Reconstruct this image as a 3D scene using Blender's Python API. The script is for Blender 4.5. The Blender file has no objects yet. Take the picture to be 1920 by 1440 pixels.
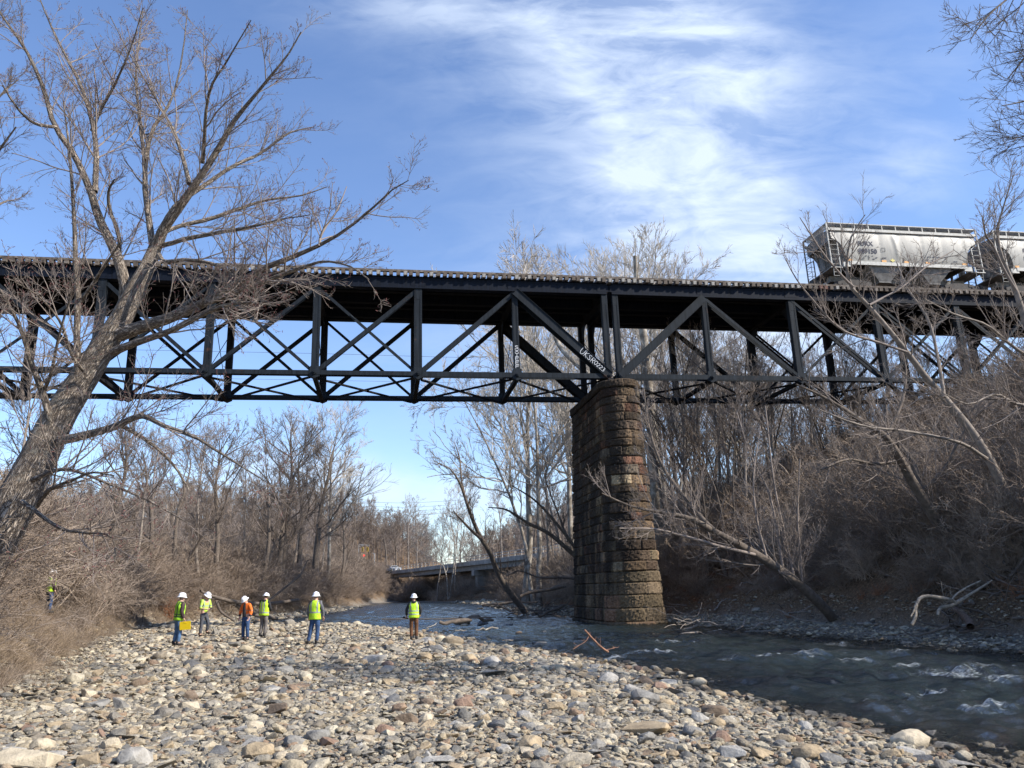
import bpy, math, random
import numpy as np
from mathutils import Vector, Matrix

# ------------------------------------------------------------------ camera
SC = bpy.context.scene
COL = SC.collection
F = 1428.; PITCH = .2622; ROLL = .034; CZ = 2.1
cp, sp, cr, sr = math.cos(PITCH), math.sin(PITCH), math.cos(ROLL), math.sin(ROLL)
FW = np.array([0, cp, sp]); EX = np.array([1., 0, 0]); EU = np.array([0, -sp, cp])
RG = cr*EX - sr*EU; UP = sr*EX + cr*EU
camd = bpy.data.cameras.new('camera'); cam = bpy.data.objects.new('camera', camd); COL.objects.link(cam)
cam.matrix_world = Matrix([[RG[0], UP[0], -FW[0], 0], [RG[1], UP[1], -FW[1], 0], [RG[2], UP[2], -FW[2], CZ], [0, 0, 0, 1]])
camd.sensor_width = 36; camd.lens = F/1920*36; camd.clip_start = .1; camd.clip_end = 4000
SC.camera = cam

def ray(x, y): return FW*F + RG*(x-960) - UP*(y-720)
def atz(x, y, z):
    r = ray(x, y); return np.array([0, 0, CZ]) + r*((z-CZ)/r[2])
def atY(x, y, Y):
    r = ray(x, y); return np.array([0, 0, CZ]) + r*(Y/r[1])
def px(p):
    q = np.asarray(p, float) - [0, 0, CZ]; d = q@FW
    return 960+F*(q@RG)/d, 720-F*(q@UP)/d

# ------------------------------------------------------------------ sun and sky
SUN_EL = math.radians(36); SUN_AZ = math.radians(-18)      # measured from +X towards the camera side (-Y)
sdir = np.array([math.cos(SUN_EL)*math.cos(SUN_AZ), math.cos(SUN_EL)*math.sin(SUN_AZ), math.sin(SUN_EL)])
sl = bpy.data.lights.new('sun', 'SUN'); sl.energy = 4.9; sl.angle = math.radians(.53); sl.color = (1, .94, .84)
so = bpy.data.objects.new('sun', sl); COL.objects.link(so)
so.rotation_euler = Vector(sdir).to_track_quat('Z', 'Y').to_euler()
W = bpy.data.worlds.new('World'); SC.world = W; W.use_nodes = True
nt = W.node_tree; nt.nodes.clear()
def N(nt, t, **k):
    n = nt.nodes.new(t)
    for a, b in k.items():
        if a == 'i':
            for kk, v in b.items(): n.inputs[kk].default_value = v
        else: setattr(n, a, b)
    return n
def Lk(nt, a, b): nt.links.new(a, b)
def M(nt, op, a, b=None, c=None, clamp=False):
    n = nt.nodes.new('ShaderNodeMath'); n.operation = op; n.use_clamp = clamp
    for i, v in enumerate((a, b, c)):
        if v is None: continue
        if hasattr(v, 'links') or hasattr(v, 'is_linked'): nt.links.new(v, n.inputs[i])
        else: n.inputs[i].default_value = v
    return n.outputs[0]
def world():
    sky = N(nt, 'ShaderNodeTexSky'); sky.sky_type = 'NISHITA'; sky.sun_disc = False
    sky.sun_elevation = SUN_EL; sky.sun_rotation = math.radians(90) - SUN_AZ
    sky.altitude = 300; sky.air_density = 1.15; sky.dust_density = .35; sky.ozone_density = 2.6
    tc = N(nt, 'ShaderNodeTexCoord'); sx = N(nt, 'ShaderNodeSeparateXYZ'); Lk(nt, tc.outputs['Generated'], sx.inputs[0])
    yy = M(nt, 'MAXIMUM', sx.outputs[1], .12)
    u = M(nt, 'DIVIDE', sx.outputs[0], yy); v = M(nt, 'DIVIDE', sx.outputs[2], yy)
    # cirrus: streaks running from upper right down to the lower left
    cmb = N(nt, 'ShaderNodeCombineXYZ'); Lk(nt, u, cmb.inputs[0]); Lk(nt, v, cmb.inputs[1])
    mp = N(nt, 'ShaderNodeMapping'); mp.inputs['Rotation'].default_value = (0, 0, math.radians(24)); mp.inputs['Scale'].default_value = (1.5, 4.2, 1)
    Lk(nt, cmb.outputs[0], mp.inputs[0])
    nz = N(nt, 'ShaderNodeTexNoise', i={'Scale': 2.6, 'Detail': 9, 'Roughness': .56, 'Distortion': .5}); Lk(nt, mp.outputs[0], nz.inputs['Vector'])
    mp2 = N(nt, 'ShaderNodeMapping'); mp2.inputs['Location'].default_value = (3.3, 1.1, 0); mp2.inputs['Rotation'].default_value = (0, 0, math.radians(-12)); mp2.inputs['Scale'].default_value = (3, 7, 1)
    Lk(nt, cmb.outputs[0], mp2.inputs[0])
    nz2 = N(nt, 'ShaderNodeTexNoise', i={'Scale': 3.2, 'Detail': 10, 'Roughness': .62, 'Distortion': .9}); Lk(nt, mp2.outputs[0], nz2.inputs['Vector'])
    nz3 = N(nt, 'ShaderNodeTexNoise', i={'Scale': 1.7, 'Detail': 3, 'Roughness': .5, 'Distortion': .3}); Lk(nt, cmb.outputs[0], nz3.inputs['Vector'])
    wx = M(nt, 'SUBTRACT', nz3.outputs['Fac'], .5)
    def blob(cx, cy, rx, ry, rot, gain):
        c, s = math.cos(rot), math.sin(rot)
        du = M(nt, 'SUBTRACT', M(nt, 'ADD', u, M(nt, 'MULTIPLY', wx, .25)), cx); dv = M(nt, 'SUBTRACT', M(nt, 'ADD', v, M(nt, 'MULTIPLY', wx, -.18)), cy)
        a = M(nt, 'DIVIDE', M(nt, 'ADD', M(nt, 'MULTIPLY', du, c), M(nt, 'MULTIPLY', dv, s)), rx)
        b = M(nt, 'DIVIDE', M(nt, 'SUBTRACT', M(nt, 'MULTIPLY', dv, c), M(nt, 'MULTIPLY', du, s)), ry)
        r2 = M(nt, 'ADD', M(nt, 'MULTIPLY', a, a), M(nt, 'MULTIPLY', b, b))
        e = M(nt, 'POWER', 2.718, M(nt, 'MULTIPLY', r2, -1))
        return M(nt, 'MULTIPLY', e, gain)
    def uv(x, y):
        r = ray(x, y); return r[0]/r[1], r[2]/r[1]
    tot = None
    for (x, y, rx, ry, rot, g) in [(1290, 230, .135, .5, .12, 1.1), (1060, 40, .32, .09, -.35, .62), (1110, 210, .26, .15, -.3, .5), (1320, 430, .13, .13, 0, .6), (1150, 420, .2, .08, 0, .35),
                                   (1690, 310, .1, .09, .5, .5), (1600, 90, .3, .12, 0, .22), (760, 20, .2, .05, -.1, .35), (780, 930, .25, .035, 0, .8), (680, 900, .2, .03, 0, .45), (1450, 640, .5, .12, 0, .7)]:
        cx, cy = uv(x, y); b = blob(cx, cy, rx, ry, rot, g)
        tot = b if tot is None else M(nt, 'ADD', tot, b)
    tot = M(nt, 'MINIMUM', tot, 1.15)
    wis = M(nt, 'ADD', M(nt, 'MULTIPLY', nz.outputs['Fac'], .62), M(nt, 'MULTIPLY', nz2.outputs['Fac'], .38))
    wis = M(nt, 'SUBTRACT', wis, .39); wis = M(nt, 'MULTIPLY', wis, 4.6, clamp=True)
    soft = M(nt, 'MULTIPLY', M(nt, 'POWER', tot, 1.7), .36)
    fac = M(nt, 'ADD', M(nt, 'MULTIPLY', M(nt, 'MULTIPLY', wis, tot), .62), M(nt, 'MULTIPLY', soft, M(nt, 'ADD', nz.outputs['Fac'], .2)), clamp=True)
    fac = M(nt, 'MULTIPLY', fac, .92)
    mix = N(nt, 'ShaderNodeMix', data_type='RGBA')
    Lk(nt, fac, mix.inputs[0])
    hs = N(nt, 'ShaderNodeMix', data_type='RGBA', blend_type='MULTIPLY'); hs.inputs[0].default_value = 1; hs.inputs[7].default_value = SKYTINT
    Lk(nt, sky.outputs[0], hs.inputs[6])
    Lk(nt, hs.outputs[2], mix.inputs[6]); mix.inputs[7].default_value = CLOUD
    bg = N(nt, 'ShaderNodeBackground'); bg.inputs[1].default_value = SKYSTR
    Lk(nt, mix.outputs[2], bg.inputs[0])
    out = N(nt, 'ShaderNodeOutputWorld'); Lk(nt, bg.outputs[0], out.inputs[0])
SKYTINT = (1.0, 1.05, 1.22, 1); CLOUD = (4.5, 5.2, 6.3, 1); SKYSTR = .135
world()
SC.view_settings.view_transform = 'Standard'; SC.view_settings.look = 'None'
SC.view_settings.exposure = 0.55; SC.view_settings.gamma = 1
SC.cycles.max_bounces = 6; SC.cycles.transparent_max_bounces = 12; SC.cycles.diffuse_bounces = 3

# ------------------------------------------------------------------ helpers
def norm(v):
    v = np.asarray(v, float); return v/np.maximum(np.linalg.norm(v, axis=-1, keepdims=True), 1e-9)
def mesh_np(name, V, Q=None, T=None, mat=None, smooth=False):
    me = bpy.data.meshes.new(name); V = np.asarray(V, np.float32)
    q = np.zeros((0, 4), np.int32) if Q is None or len(Q) == 0 else np.asarray(Q, np.int32)
    t = np.zeros((0, 3), np.int32) if T is None or len(T) == 0 else np.asarray(T, np.int32)
    me.vertices.add(len(V)); me.vertices.foreach_set('co', V.ravel())
    me.loops.add(q.size+t.size); me.loops.foreach_set('vertex_index', np.concatenate([q.ravel(), t.ravel()]))
    me.polygons.add(len(q)+len(t))
    st = np.concatenate([np.arange(len(q))*4, q.size+np.arange(len(t))*3]).astype(np.int32)
    me.polygons.foreach_set('loop_start', st)
    me.polygons.foreach_set('use_smooth', np.full(len(q)+len(t), bool(smooth)))
    me.update(calc_edges=True)
    if mat: me.materials.append(mat)
    return me
def link(name, me, parent=None):
    o = bpy.data.objects.new(name, me); COL.objects.link(o)
    if parent is not None: o.parent = parent
    return o
def tag(o, label=None, cat=None, group=None, kind=None):
    if label: o['label'] = label
    if cat: o['category'] = cat
    if group: o['group'] = group
    if kind: o['kind'] = kind
    return o
def thing(name, loc, label, cat, group=None, rz=0):
    o = bpy.data.objects.new(name, None); COL.objects.link(o); o.location = loc; o.rotation_euler = (0, 0, rz)
    o.empty_display_size = .2
    return tag(o, label, cat, group)
def struct(name, me): return tag(link(name, me), kind='structure')
def stuff(o, label, cat): return tag(o, label, cat, kind='stuff')

class Tubes:
    def __init__(s): s.g = {}
    def add(s, P, R, k=3):                      # P (M,n,3) R (M,n)
        P = np.asarray(P, float); R = np.asarray(R, float)
        if P.ndim == 2: P = P[None]; R = R[None]
        s.g.setdefault((P.shape[1], k), []).append((P, R))
    def data(s, uvw=False):
        Vs = []; Qs = []; U = []; off = 0
        for (n, k), l in s.g.items():
            P = np.concatenate([a for a, b in l]); R = np.concatenate([b for a, b in l]); m = len(P)
            T = np.gradient(P, axis=1) if n > 2 else np.repeat(P[:, 1:]-P[:, :1], 2, 1)
            T = norm(T); mean = norm(P[:, -1]-P[:, 0]); ref = np.zeros((m, 3)); ref[np.arange(m), np.argmin(abs(mean), 1)] = 1
            A = norm(np.cross(T, ref[:, None])); B = np.cross(T, A)
            a = np.arange(k)*2*math.pi/k
            V = P[:, :, None]+R[:, :, None, None]*(np.cos(a)[None, None, :, None]*A[:, :, None]+np.sin(a)[None, None, :, None]*B[:, :, None])
            if uvw:
                ln = np.concatenate([np.zeros((m, 1)), np.cumsum(np.linalg.norm(np.diff(P, axis=1), axis=2), 1)], 1)
                u = np.zeros((m, n, k, 3)); rm = R.mean(1)[:, None, None]
                u[..., 0] = np.cos(a)*rm; u[..., 1] = np.sin(a)*rm; u[..., 2] = ln[:, :, None]+np.arange(m)[:, None, None]*3.7
                U.append(u.reshape(-1, 3))
            Vs.append(V.reshape(-1, 3))
            base = off+(np.arange(m)*n*k)[:, None, None]+(np.arange(n-1)*k)[None, :, None]
            j = np.arange(k)[None, None]; j2 = (np.arange(k)+1) % k; j2 = j2[None, None]
            Q = np.stack([base+j, base+j2, base+j2+k, base+j+k], -1).reshape(-1, 4)
            Qs.append(Q); off += m*n*k
        return np.concatenate(Vs), np.concatenate(Qs), (np.concatenate(U) if uvw else None)
    def mesh(s, name, mat, smooth=False, uvw=False):
        V, Q, U = s.data(uvw)
        me = mesh_np(name, V, Q, mat=mat, smooth=smooth)
        if uvw:
            at = me.attributes.new('bark', 'FLOAT_VECTOR', 'POINT'); at.data.foreach_set('vector', U.astype(np.float32).ravel())
        return me

class MB:                                       # boxes, beams, prisms gathered into one mesh
    def __init__(s): s.v = []; s.q = []; s.t = []; s.n = 0
    def raw(s, V, Q=(), T=()):
        s.v.append(np.asarray(V, float).reshape(-1, 3))
        if len(Q): s.q.append(np.asarray(Q)+s.n)
        if len(T): s.t.append(np.asarray(T)+s.n)
        s.n += len(s.v[-1])
    BQ = [[0, 1, 3, 2], [4, 6, 7, 5], [0, 4, 5, 1], [2, 3, 7, 6], [0, 2, 6, 4], [1, 5, 7, 3]]
    def box3(s, c, X, Y, Z):                    # centre and half-axis vectors
        c, X, Y, Z = (np.asarray(a, float) for a in (c, X, Y, Z))
        s.raw([c+i*X+j*Y+k*Z for i in (-1, 1) for j in (-1, 1) for k in (-1, 1)], s.BQ)
    def box(s, a, b):
        a = np.asarray(a, float); b = np.asarray(b, float); h = (b-a)/2
        s.box3((a+b)/2, [h[0], 0, 0], [0, h[1], 0], [0, 0, h[2]])
    def beam(s, A, B, w, h, side):              # w across 'side' direction, h perpendicular to both
        A = np.asarray(A, float); B = np.asarray(B, float); t = norm(B-A); sd = np.asarray(side, float); sd = norm(sd-t*(sd@t)); u = np.cross(t, sd)
        s.box3((A+B)/2, (B-A)/2, sd*w/2, u*h/2)
    def cyl(s, A, B, r, k=12, r2=None):
        A = np.asarray(A, float); B = np.asarray(B, float); t = norm(B-A); ref = np.eye(3)[np.argmin(abs(t))]
        a = norm(np.cross(t, ref)); b = np.cross(t, a); r2 = r if r2 is None else r2
        th = np.arange(k)*2*math.pi/k; ring = np.cos(th)[:, None]*a+np.sin(th)[:, None]*b
        V = np.concatenate([A+ring*r, B+ring*r2, [A, B]]); j = np.arange(k); j2 = (j+1) % k
        s.raw(V, np.stack([j, j2, j2+k, j+k], 1), np.concatenate([np.stack([j2, j, 0*j+2*k], 1), np.stack([j+k, j2+k, 0*j+2*k+1], 1)]))
    def prism(s, poly, ext):                    # planar polygon (n,3) extruded by vector ext; fan caps
        P = np.asarray(poly, float); n = len(P); V = np.concatenate([P, P+ext, [P.mean(0), P.mean(0)+ext]]); j = np.arange(n); j2 = (j+1) % n
        s.raw(V, np.stack([j, j2, j2+n, j+n], 1), np.concatenate([np.stack([j2, j, 0*j+2*n], 1), np.stack([j+n, j2+n, 0*j+2*n+1], 1)]))
    def mesh(s, name, mat, smooth=False):
        return mesh_np(name, np.concatenate(s.v), np.concatenate(s.q) if s.q else None, np.concatenate(s.t) if s.t else None, mat, smooth)
    def obj(s, name, mat, parent=None, smooth=False): return link(name, s.mesh(name, mat, smooth), parent)
def lathe(prof, k=20):
    prof = np.asarray(prof, float); n = len(prof); th = np.arange(k)*2*math.pi/k
    V = np.stack([prof[:, 0][:, None]*np.cos(th), prof[:, 0][:, None]*np.sin(th), np.repeat(prof[:, 1][:, None], k, 1)], -1).reshape(-1, 3)
    i = (np.arange(n-1)*k)[:, None]; j = np.arange(k)[None]; j2 = (j+1) % k
    return V, np.stack([i+j, i+j2, i+j2+k, i+j+k], -1).reshape(-1, 4)

# ------------------------------------------------------------------ materials
def mat(name, base, rough=.8, noise=None, bump=0, scale=8, metal=0, coord='Object', spec=.5, ramp=None, vec=None, attr=None, detail=6):
    """principled with colour ramp over noise; noise=(darkmul, lightmul)"""
    m = bpy.data.materials.new(name); m.use_nodes = True; t = m.node_tree; b = t.nodes['Principled BSDF']
    b.inputs['Roughness'].default_value = rough; b.inputs['Metallic'].default_value = metal; b.inputs['Specular IOR Level'].default_value = spec
    b.inputs['Base Color'].default_value = (*base, 1)
    if noise or bump or ramp:
        if attr: c = N(t, 'ShaderNodeAttribute', attribute_name=attr).outputs['Vector']
        else: c = N(t, 'ShaderNodeTexCoord').outputs[coord]
        mp = N(t, 'ShaderNodeMapping'); mp.inputs['Scale'].default_value = vec or (1, 1, 1); Lk(t, c, mp.inputs[0])
        nz = N(t, 'ShaderNodeTexNoise', i={'Scale': scale, 'Detail': detail, 'Roughness': .6}); Lk(t, mp.outputs[0], nz.inputs['Vector'])
        r = N(t, 'ShaderNodeValToRGB'); e = r.color_ramp.elements
        if ramp:
            e[0].position = ramp[0][0]; e[0].color = (*ramp[0][1], 1); e[1].position = ramp[-1][0]; e[1].color = (*ramp[-1][1], 1)
            for p, c2 in ramp[1:-1]: x = e.new(p); x.color = (*c2, 1)
        else:
            lo, hi = noise or (1, 1); e[0].position = .3; e[1].position = .7
            e[0].color = (*[x*lo for x in base], 1); e[1].color = (*[min(1, x*hi) for x in base], 1)
        Lk(t, nz.outputs['Fac'], r.inputs[0]); Lk(t, r.outputs[0], b.inputs['Base Color'])
        if bump:
            bp = N(t, 'ShaderNodeBump', i={'Strength': min(1, bump), 'Distance': .05}); Lk(t, nz.outputs['Fac'], bp.inputs['Height']); Lk(t, bp.outputs[0], b.inputs['Normal'])
    return m
def bark(name, dark, light, spots=None, zs=.22, sc=9, bump=.9):
    """furrowed bark in branch coordinates"""
    m = bpy.data.materials.new(name); m.use_nodes = True; t = m.node_tree; b = t.nodes['Principled BSDF']; b.inputs['Roughness'].default_value = .92; b.inputs['Specular IOR Level'].default_value = .2
    a = N(t, 'ShaderNodeAttribute', attribute_name='bark'); mp = N(t, 'ShaderNodeMapping'); mp.inputs['Scale'].default_value = (1, 1, zs); Lk(t, a.outputs['Vector'], mp.inputs[0])
    v = N(t, 'ShaderNodeTexVoronoi', feature='DISTANCE_TO_EDGE', i={'Scale': sc}); 
    nw = N(t, 'ShaderNodeTexNoise', i={'Scale': sc*.8, 'Detail': 4}); Lk(t, mp.outputs[0], nw.inputs['Vector'])
    ad = N(t, 'ShaderNodeMix', data_type='RGBA', blend_type='LINEAR_LIGHT'); ad.inputs[0].default_value = .13; Lk(t, mp.outputs[0], ad.inputs[6]); Lk(t, nw.outputs['Color'], ad.inputs[7])
    Lk(t, ad.outputs[2], v.inputs['Vector'])
    nz = N(t, 'ShaderNodeTexNoise', i={'Scale': sc*1.6, 'Detail': 8, 'Roughness': .65}); Lk(t, mp.outputs[0], nz.inputs['Vector'])
    h = M(t, 'ADD', M(t, 'MULTIPLY', M(t, 'MINIMUM', v.outputs['Distance'], .25), 2.6), M(t, 'MULTIPLY', nz.outputs['Fac'], .6))
    r = N(t, 'ShaderNodeValToRGB'); e = r.color_ramp.elements; e[0].position = .28; e[0].color = (*[x*.45 for x in dark], 1); e[1].position = 1.0; e[1].color = (*light, 1); x = e.new(.5); x.color = (*dark, 1)
    Lk(t, h, r.inputs[0]); colr = r.outputs[0]
    if spots:
        n2 = N(t, 'ShaderNodeTexNoise', i={'Scale': 3.5, 'Detail': 5, 'Roughness': .7}); Lk(t, a.outputs['Vector'], n2.inputs['Vector'])
        f = M(t, 'MULTIPLY', M(t, 'SUBTRACT', n2.outputs['Fac'], .55), 8, clamp=True)
        mx = N(t, 'ShaderNodeMix', data_type='RGBA'); Lk(t, f, mx.inputs[0]); Lk(t, colr, mx.inputs[6]); mx.inputs[7].default_value = (*spots, 1); colr = mx.outputs[2]
    Lk(t, colr, b.inputs['Base Color'])
    bp = N(t, 'ShaderNodeBump', i={'Strength': bump, 'Distance': .06}); Lk(t, h, bp.inputs['Height']); Lk(t, bp.outputs[0], b.inputs['Normal'])
    return m
MB_HERO = bark('silver_bark', (.22, .175, .14), (.50, .42, .34), spots=(.33, .30, .25), sc=22, zs=.12, bump=1.)
MB_DARK = mat('dark_bark', (.12, .095, .075), .95, (.6, 1.5), 0, 6)
MB_GREY = mat('grey_bark', (.24, .20, .165), .95, (.6, 1.4), 0, 5)
MB_PALE = mat('sycamore_bark', (.36, .33, .28), .9, ramp=[(.3, (.12, .095, .07)), (.48, (.23, .195, .155)), (.66, (.46, .42, .36))], scale=2.2)
MT_TWIG = mat('grey_twig', (.24, .195, .165), .9)
MT_TWIGD = mat('brown_twig', (.15, .115, .09), .9)
MT_TWIGP = mat('pale_twig', (.42, .37, .31), .9)
MT_BUD = mat('red_bud', (.17, .065, .055), .8)
def brush_mat(name, cols):
    m = mat(name, cols[0], .95); t = m.node_tree; oi = N(t, 'ShaderNodeObjectInfo'); r = N(t, 'ShaderNodeValToRGB'); e = r.color_ramp.elements; e[0].color = (*cols[0], 1); e[1].color = (*cols[-1], 1)
    for i, c in enumerate(cols[1:-1]): x = e.new((i+1)/(len(cols)-1)); x.color = (*c, 1)
    Lk(t, oi.outputs['Random'], r.inputs[0]); Lk(t, r.outputs[0], t.nodes['Principled BSDF'].inputs['Base Color']); return m
MT_BRUSH = brush_mat('brush_twig', [(.13, .10, .078), (.27, .205, .155), (.19, .14, .10), (.36, .285, .22), (.17, .135, .11)])
MT_BRUSHR = brush_mat('brush_twig_dark', [(.14, .10, .075), (.29, .22, .16), (.19, .14, .10), (.42, .33, .25), (.21, .16, .12)])
MT_RED = mat('russet_twig', (.3, .14, .07), .95, (.6, 1.4), 0, 2)
MT_GRASS = mat('dry_grass_blade', (.30, .225, .15), .95, (.6, 1.3), 0, 2)

# ------------------------------------------------------------------ terrain
XLY = [-20, 0, 5, 9.3, 10.5, 12, 14.5, 16.9, 19.9, 24.4, 29.6, 35.2, 47, 51.9, 58, 66, 79, 92, 105, 140, 156, 170, 182, 230, 430]
XLX = [7, 6.2, 5.6, 5.1, 5, 4.5, 3.9, 3.1, 2.9, 1.3, -.7, -3, -7.2, -11.6, -20, -25, -22, -22.8, -23.7, -27, -28, -26.5, -25, -25, -25]
XRY = [-20, 0, 15, 21.4, 22.7, 24.6, 27.8, 30.7, 35.7, 45.7, 57, 68, 88, 111, 125, 140, 150, 160, 172, 182, 430]
XRX = [14.5, 14, 13.6, 13.3, 12.3, 11.8, 11.5, 10.7, 10.1, 8.2, 4.0, .7, -1.8, -4.7, -6.5, -12, -17, -21, -23.5, -25, -25]
XBY = [-20, 0, 15, 22, 39, 57, 70, 85, 100, 150, 182, 230, 430]
XBX = [-6, -7, -10.2, -13.4, -20.6, -27, -29, -27, -26.8, -30, -29, -29, -29]
XL = lambda y: np.interp(y, XLY, XLX)
XR = lambda y: np.interp(y, XRY, XRX)
XB = lambda y: np.interp(y, XBY, XBX)
def sst(a, b, x): t = np.clip((x-a)/(b-a), 0, 1); return t*t*(3-2*t)
_rg = np.random.default_rng(7); _wav = [(_rg.normal(size=2)*s, _rg.uniform(0, 6.28), a) for s, a in [(.25, .07), (.35, .06), (.6, .045), (.9, .035), (1.6, .022), (2.4, .015), (.5, .05), (3.3, .012)]]
def gnoise(x, y): return sum(a*np.sin(k[0]*x+k[1]*y+p) for k, p, a in _wav)
def H(x, y):
    x = np.asarray(x, float); y = np.asarray(y, float)
    dl = XL(y)-x; dr = x-XR(y); nz = gnoise(x, y)
    ins = np.minimum(-dl, -dr)
    bed = -np.minimum(.75, .11*np.maximum(ins, 0)) + nz*.6*np.clip(ins/2, 0, 1)
    db = XB(y)-x
    left = .45*(1-np.exp(-np.maximum(dl, 0)/4)) + nz*.9*np.clip(dl/3, 0, 1)
    left += np.where(db > 0, 2.3*(1-np.exp(-np.maximum(db, 0)/2.4))+.05*np.maximum(db, 0), 0)+nz*1.5*np.clip(db/3, 0, 1)
    left += 5.2*sst(162, 190, y)*np.clip((db+.5)/9, 0, 1)
    gw = np.interp(y, [20, 40, 60, 100], [3.2, 2.6, 2.2, 3])
    dk = dr-gw
    slope = np.interp(y, [20, 55, 80, 120], [.62, .62, .3, .12])
    right = .2*(1-np.exp(-np.maximum(dr, 0)/1.2))+nz*.6*np.clip(dr/2, 0, 1)+1.15*sst(0, 1.3, dk)
    hh = slope*np.maximum(dk-1.5, 0); right += 17*(1-np.exp(-hh/17))+nz*3*np.clip(dk/4, 0, 1)
    out = np.where(ins >= 0, bed, np.where(dl > 0, left, right))
    dist = np.where(dl > 0, db, dk)
    out = out + 26*sst(190, 390, y)*np.clip(dist/45, 0, 1)
    return out
def Hs(x, y): return float(H(np.array([x]), np.array([y]))[0])
def hit(x, y, tmin=4):
    """where the view ray of a photo point meets the terrain"""
    r = norm(ray(x, y)); t = np.linspace(tmin, 260, 6000); P = np.array([0, 0, CZ])+t[:, None]*r
    k = np.where(P[:, 2] <= np.maximum(H(P[:, 0], P[:, 1]), -.02))[0]
    return P[k[0]] if len(k) else None

def terrain_mat():
    m = bpy.data.materials.new('ground'); m.use_nodes = True; t = m.node_tree; b = t.nodes['Principled BSDF']; b.inputs['Roughness'].default_value = .95; b.inputs['Specular IOR Level'].default_value = .15
    tc = N(t, 'ShaderNodeTexCoord').outputs['Object']; z = N(t, 'ShaderNodeSeparateXYZ'); Lk(t, tc, z.inputs[0])
    zone = N(t, 'ShaderNodeAttribute', attribute_name='zone').outputs['Fac']
    v = N(t, 'ShaderNodeTexVoronoi', i={'Scale': 26}); Lk(t, tc, v.inputs['Vector'])
    gr = N(t, 'ShaderNodeValToRGB'); e = gr.color_ramp.elements; e[0].color = (.13, .11, .09, 1); e[1].color = (.36, .31, .24, 1); e.new(.5).color = (.22, .19, .155, 1)
    sp_ = N(t, 'ShaderNodeSeparateColor'); Lk(t, v.outputs['Color'], sp_.inputs[0]); Lk(t, sp_.outputs[0], gr.inputs[0])
    nz = N(t, 'ShaderNodeTexNoise', i={'Scale': 9, 'Detail': 10, 'Roughness': .75}); Lk(t, tc, nz.inputs['Vector'])
    li = N(t, 'ShaderNodeValToRGB'); e = li.color_ramp.elements; e[0].position = .35; e[0].color = (.045, .03, .02, 1); e[1].position = .68; e[1].color = (.36, .24, .14, 1); e.new(.52).color = (.17, .115, .07, 1)
    Lk(t, nz.outputs['Fac'], li.inputs[0])
    mx = N(t, 'ShaderNodeMix', data_type='RGBA'); Lk(t, zone, mx.inputs[0]); Lk(t, gr.outputs[0], mx.inputs[6]); Lk(t, li.outputs[0], mx.inputs[7])
    # wet band at the water line
    wet = M(t, 'SUBTRACT', 1, M(t, 'DIVIDE', M(t, 'SUBTRACT', z.outputs[2], .03), .09), clamp=True)
    mw = N(t, 'ShaderNodeMix', data_type='RGBA', blend_type='MULTIPLY'); Lk(t, wet, mw.inputs[0]); Lk(t, mx.outputs[2], mw.inputs[6]); mw.inputs[7].default_value = (.42, .4, .36, 1)
    Lk(t, mw.outputs[2], b.inputs['Base Color'])
    bp = N(t, 'ShaderNodeBump', i={'Strength': .9, 'Distance': .04}); Lk(t, M(t, 'ADD', v.outputs['Distance'], nz.outputs['Fac']), bp.inputs['Height']); Lk(t, bp.outputs[0], b.inputs['Normal'])
    return m
def build_ground():
    nx, ny = 460, 520
    a = np.linspace(-1, 1, nx); X = -2+np.sinh(a*3.3)/np.sinh(3.3)*230
    b = np.linspace(0, 1, ny); Y = -14+np.expm1(b*3.1)/np.expm1(3.1)*450
    gx, gy = np.meshgrid(X, Y); Z = H(gx, gy)
    V = np.stack([gx, gy, Z], -1).reshape(-1, 3)
    i = (np.arange(ny-1)*nx)[:, None]; j = np.arange(nx-1)[None]
    Q = np.stack([i+j, i+j+1, i+j+nx+1, i+j+nx], -1).reshape(-1, 4)
    me = mesh_np('ground', V, Q, mat=terrain_mat(), smooth=True)
    db = XB(gy)-gx; dr = gx-XR(gy)-np.interp(gy, [20, 60], [3., 2.2])
    zone = np.clip(np.where(gx < XL(gy), db-.1+gnoise(gx*2, gy*2)*4, dr+.2), 0, 1)
    at = me.attributes.new('zone', 'FLOAT', 'POINT'); at.data.foreach_set('value', zone.astype(np.float32).ravel())
    struct('ground', me)
build_ground()

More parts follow.
